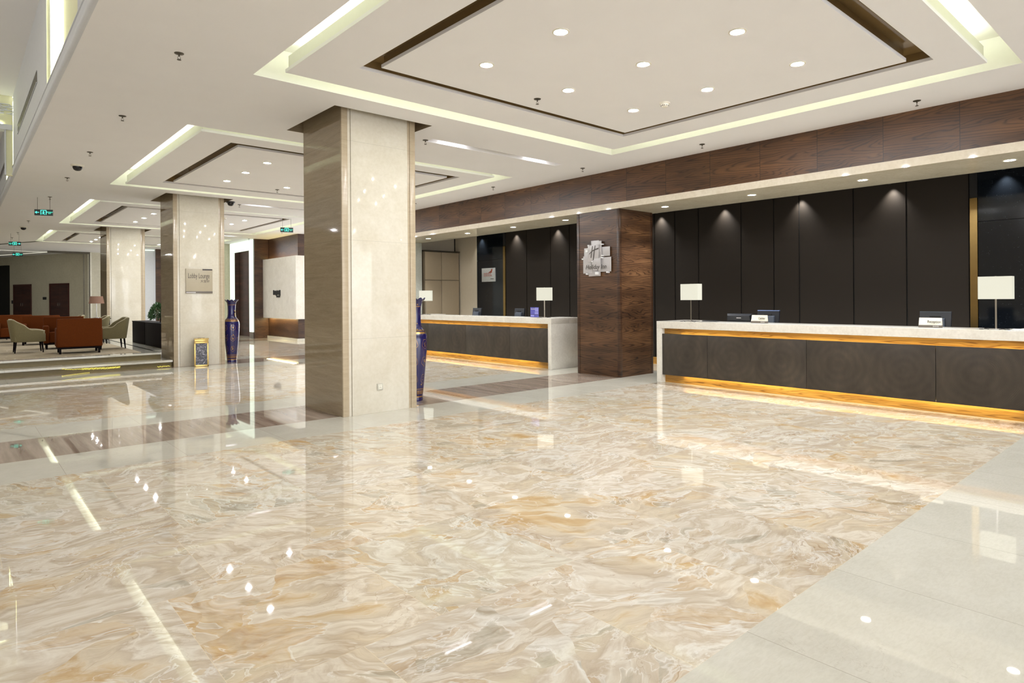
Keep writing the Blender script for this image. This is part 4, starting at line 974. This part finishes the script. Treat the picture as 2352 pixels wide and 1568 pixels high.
# ------------------------------------------------------------------ lounge furniture
PZ = .327
def armchair():
    t_ = thing('armchair', 'x', 'armchair', (0, 0, 0), 0, 'olive green armchairs in the lounge')
    # faces +x; shell: swept U of varying height
    n = 41; outer = []; inner = []; pz = []
    W2, Dp = .33, .33
    def plan(u, off):
        # u in [-1,1]: -1 right arm front, 0 back centre, 1 left arm front
        a = u*1.0; s_ = abs(u)
        if s_ > .45:
            k = (s_-.45)/.55; x = -.12+.42*k; y = (W2-off)*(1 if u > 0 else -1)*(1-.04*k)
            if k > .85: y *= 1-.25*((k-.85)/.15)**2
        else:
            th = (s_/.45)*pi/2; x = -.12-(.22-off)*cos(th)-.0; y = (W2-off)*sin(th)*(1 if u > 0 else -1)
            x = -.12-(.22-off)*(cos(th)**.6)
        return x, y
    def top(u):
        s_ = abs(u)
        if s_ < .28: return .50
        k = min(1, (s_-.28)/.40); k = k*k*(3-2*k)
        return .50-.24*k-.035*max(0, (s_-.7)/.3)**2
    vs_ = []
    for i in range(n):
        u = -1+2*i/(n-1); x, y = plan(u, 0); xi, yi = plan(u, .055); tz = top(u)+.28; lean = .05*(top(u)-.2)/.3 if abs(u) < .5 else 0
        vs_ += [(x+.02, y*.92, .26), (x, y, .40), (x-lean, y, tz-.02), (x-lean+(xi-x)*.5, (y+yi)/2, tz), (xi-lean, yi, tz-.02), (xi, yi, .42)]
    m_ = 6; fs_ = [(i*m_+j, (i+1)*m_+j, (i+1)*m_+j+1, i*m_+j+1) for i in range(n-1) for j in range(m_-1)]
    fs_ += [(0, 1, 2, 3, 4, 5), tuple((n-1)*m_+j for j in range(m_))[::-1]]
    b_ = MB(); b_.add(vs_, fs_, 'green_f', True); shl = b_.build('shell', t_)
    b_ = MB(); b_.rbox(-.28, -.29, .25, .31, .29, .46, .035, 'green_f'); b_.build('seat', t_)
    b_ = MB(); b_.tube([vs_[i*m_+3] for i in range(n)], .007, 'piping', 6); b_.build('piping', shl)
    for sx, sy in ((.24, .24), (.24, -.24), (-.24, .22), (-.24, -.22)):
        b_ = MB(); x, y = sx, sy; k = 1.10
        b_.add([(x-.02, y-.02, .27), (x+.02, y-.02, .27), (x+.02, y+.02, .27), (x-.02, y+.02, .27), (x*k-.011, y*k-.011, 0), (x*k+.011, y*k-.011, 0), (x*k+.011, y*k+.011, 0), (x*k-.011, y*k+.011, 0)],
               [(0, 1, 2, 3), (7, 6, 5, 4), (0, 4, 5, 1), (1, 5, 6, 2), (2, 6, 7, 3), (3, 7, 4, 0)], 'darkwood'); b_.build('leg', t_)
    return t_
a0 = armchair(); a0.location = (1.29, 18.72, PZ); a0.rotation_euler = (0, 0, radians(0)); a0['label'] = 'olive armchair in profile nearest the left edge, facing right by the steps'
dup(a0, (2.95, 18.60, PZ), radians(180), 'olive armchair at right of the sofas facing left, beside the far column')
dup(a0, (.95, 25.6, PZ), radians(0), 'olive armchair cut by the left edge of view, behind the nearest one')
dup(a0, (2.53, 22.6, PZ), radians(180), 'far olive armchair with only its top showing before the right-hand door')
dup(a0, (2.93, 21.1, PZ), radians(180), 'olive armchair top showing below the brown floor lamp')
def sofa():
    t_ = thing('sofa', 'x', 'sofa', (0, 0, 0), 0, 'rust orange lounge sofas')
    # faces +y, origin centre of footprint, .82 wide
    W2 = .44
    b_ = MB(); b_.rbox(-W2+.01, -.36, .15, W2-.01, -.20, .80, .03, 'orange_f'); b_.build('backrest', t_)
    for s_ in (-1, 1):
        b_ = MB(); x0, x1 = (s_*W2, s_*(W2-.12)) if s_ < 0 else (s_*(W2-.12), s_*W2); b_.rbox(x0, -.34, .15, x1, .36, .58, .025, 'orange_f'); b_.build('armrest', t_)
    b_ = MB(); b_.rbox(-W2+.12, -.22, .16, W2-.12, .35, .42, .03, 'orange_f'); b_.build('seat', t_)
    b_ = MB(); b_.box(-W2+.02, -.34, .11, W2-.02, .34, .15, 'darkwood'); b_.build('base_frame', t_)
    for sx in (-1, 1):
        for sy in (-1, 1):
            b_ = MB(); b_.box(sx*.37-.022, sy*.32-.022, 0, sx*.37+.022, sy*.32+.022, .112, 'darkwood', .002); b_.build('leg', t_)
    return t_
f0 = sofa(); f0.location = (2.16, 17.72, PZ); f0.rotation_euler = (0, 0, radians(-3)); f0['label'] = 'rust orange sofa chair nearest the steps, its back to the viewer'
dup(f0, (2.10, 19.75, PZ), radians(176), 'rust orange sofa facing the viewer just behind the nearest sofa')
dup(f0, (1.80, 22.0, PZ), radians(172), 'third rust orange sofa, facing the viewer, behind the nearest armchair')
dup(f0, (1.32, 23.9, PZ), radians(176), 'farthest rust orange sofa, toward the left edge below the left door')
# planters
def planter(label, y0, y1):
    t_ = thing('planter_box', label, 'planter', (3.90, y0, .32))
    b_ = MB(); b_.box(0, 0, 0, .42, y1-y0, .60, 'darkwood', .006); b_.build('box', t_)
    b_ = MB(); b_.box(-.01, -.01, .60, .43, y1-y0+.01, .62, 'darkwood', .003); b_.build('rim', t_)
planter('black planter cabinet holding the leafy plant beside the sign column', 17.75, 19.60)
planter('black planter cabinet farther back, at the foot of the farthest column', 19.66, 21.25)
t_ = thing('potted_plant', 'round leafy green plant on the black planter beside the sign column', 'plant', (4.12, 18.9, .9405))
rnd = random.Random(3); b_ = MB()
for i in range(1500):
    th = rnd.uniform(0, 2*pi); ph = math.acos(rnd.uniform(-.6, 1)); rr = .25*(rnd.uniform(.55, 1)**.5)*(1+.12*sin(3*th+2*ph))
    c = Vector((rr*sin(ph)*cos(th), rr*sin(ph)*sin(th), max(.06, .235+rr*cos(ph)*1.0)))
    d = (Vector((c.x, c.y, c.z-.15)).normalized()+Vector((rnd.uniform(-.7, .7), rnd.uniform(-.7, .7), rnd.uniform(-.5, .5)))).normalized()
    s_ = d.cross(Vector((rnd.uniform(-1, 1), rnd.uniform(-1, 1), rnd.uniform(-1, 1)))).normalized(); l = rnd.uniform(.045, .075)
    nrm = d.cross(s_)
    b_.add([c, c+d*l*.5+s_*l*.28+nrm*.004, c+d*l, c+d*l*.5-s_*l*.28+nrm*.004], [(0, 1, 2, 3)], 'leaf')
b_.build('foliage', t_)
b_ = MB(); b_.tube([(0, 0, 0), (.01, 0, .1), (.0, .01, .25)], .012, 'darkwood', 8); b_.tube([(0, 0, .08), (.06, .02, .2)], .007, 'darkwood', 6); b_.build('stem', t_)
# console + brown lamp
t_ = thing('console_cabinet', 'dark console cabinet against the farthest column, under the brown lamp', 'console', (3.05, 23.7, PZ))
b_ = MB(); b_.box(0, 0, .06, .68, .45, .62, 'darkwood', .004); b_.build('body', t_)
b_ = MB(); b_.box(-.01, -.01, .62, .70, .46, .65, 'darkwood', .003); b_.build('top', t_)
b_ = MB(); b_.box(.03, .03, 0, .65, .42, .06, 'joint'); b_.build('plinth', t_)
t_ = thing('table_lamp', 'lamp with wide brown drum shade beside the farthest column', 'lamp', (3.40, 23.95, PZ+.65))
b_ = MB(); b_.cyl(0, 0, 0, .02, .08, 'chrome', 24); b_.build('base', t_)
b_ = MB(); b_.cyl(0, 0, .02, .55, .008, 'chrome', 12); b_.build('stem', t_)
b_ = MB(); b_.lathe([(.205, .47), (.215, .47), (.175, .70), (.165, .70), (.205, .47)], 'shade_brown', 36); b_.build('lamp_shade', t_)
b_ = MB(); b_.lathe([(0, .475), (.20, .475)], 'e_shade', 30); b_.build('diffuser', t_)
# fairy lights on the lower step
t_ = thing('string_lights', 'string of tiny yellow fairy lights lying along the lower lounge step', 'string lights', (0, 0, 0))
rnd = random.Random(5); b_ = MB(); cb_ = MB(); pts = []
for k in range(64):
    u = k/63; x = 1.66+u*1.02; pts.append((x, 15.955-.05*sin(u*3)+rnd.uniform(-.015, .015), .07+.03*(1-u)*(1-u)*1.5+rnd.uniform(-.006, .006)))
pts2 = [(1.62+.5*u_, 15.60+.33*u_, .012) for u_ in [i/20 for i in range(21)]]
pts3 = [(3.42+.24*i/16, 15.95+rnd.uniform(-.02, .02), .03+rnd.uniform(-.01, .01)) for i in range(17)]
for p in pts+[(p[0]+.01, p[1]-.01, p[2]+.02) for p in pts[20:]]+pts2+pts3: b_.lathe([(0, p[2]-.006), (.006, p[2]), (0, p[2]+.006)], 'e_fairy', 6, p[0], p[1])
b_.build('bulbs', t_)['kind'] = 'stuff'
cb_.tube(pts, .003, 'steel', 5); cb_.tube(pts2, .003, 'steel', 5); cb_.tube(pts3, .003, 'steel', 5); cb_.build('cable', t_)
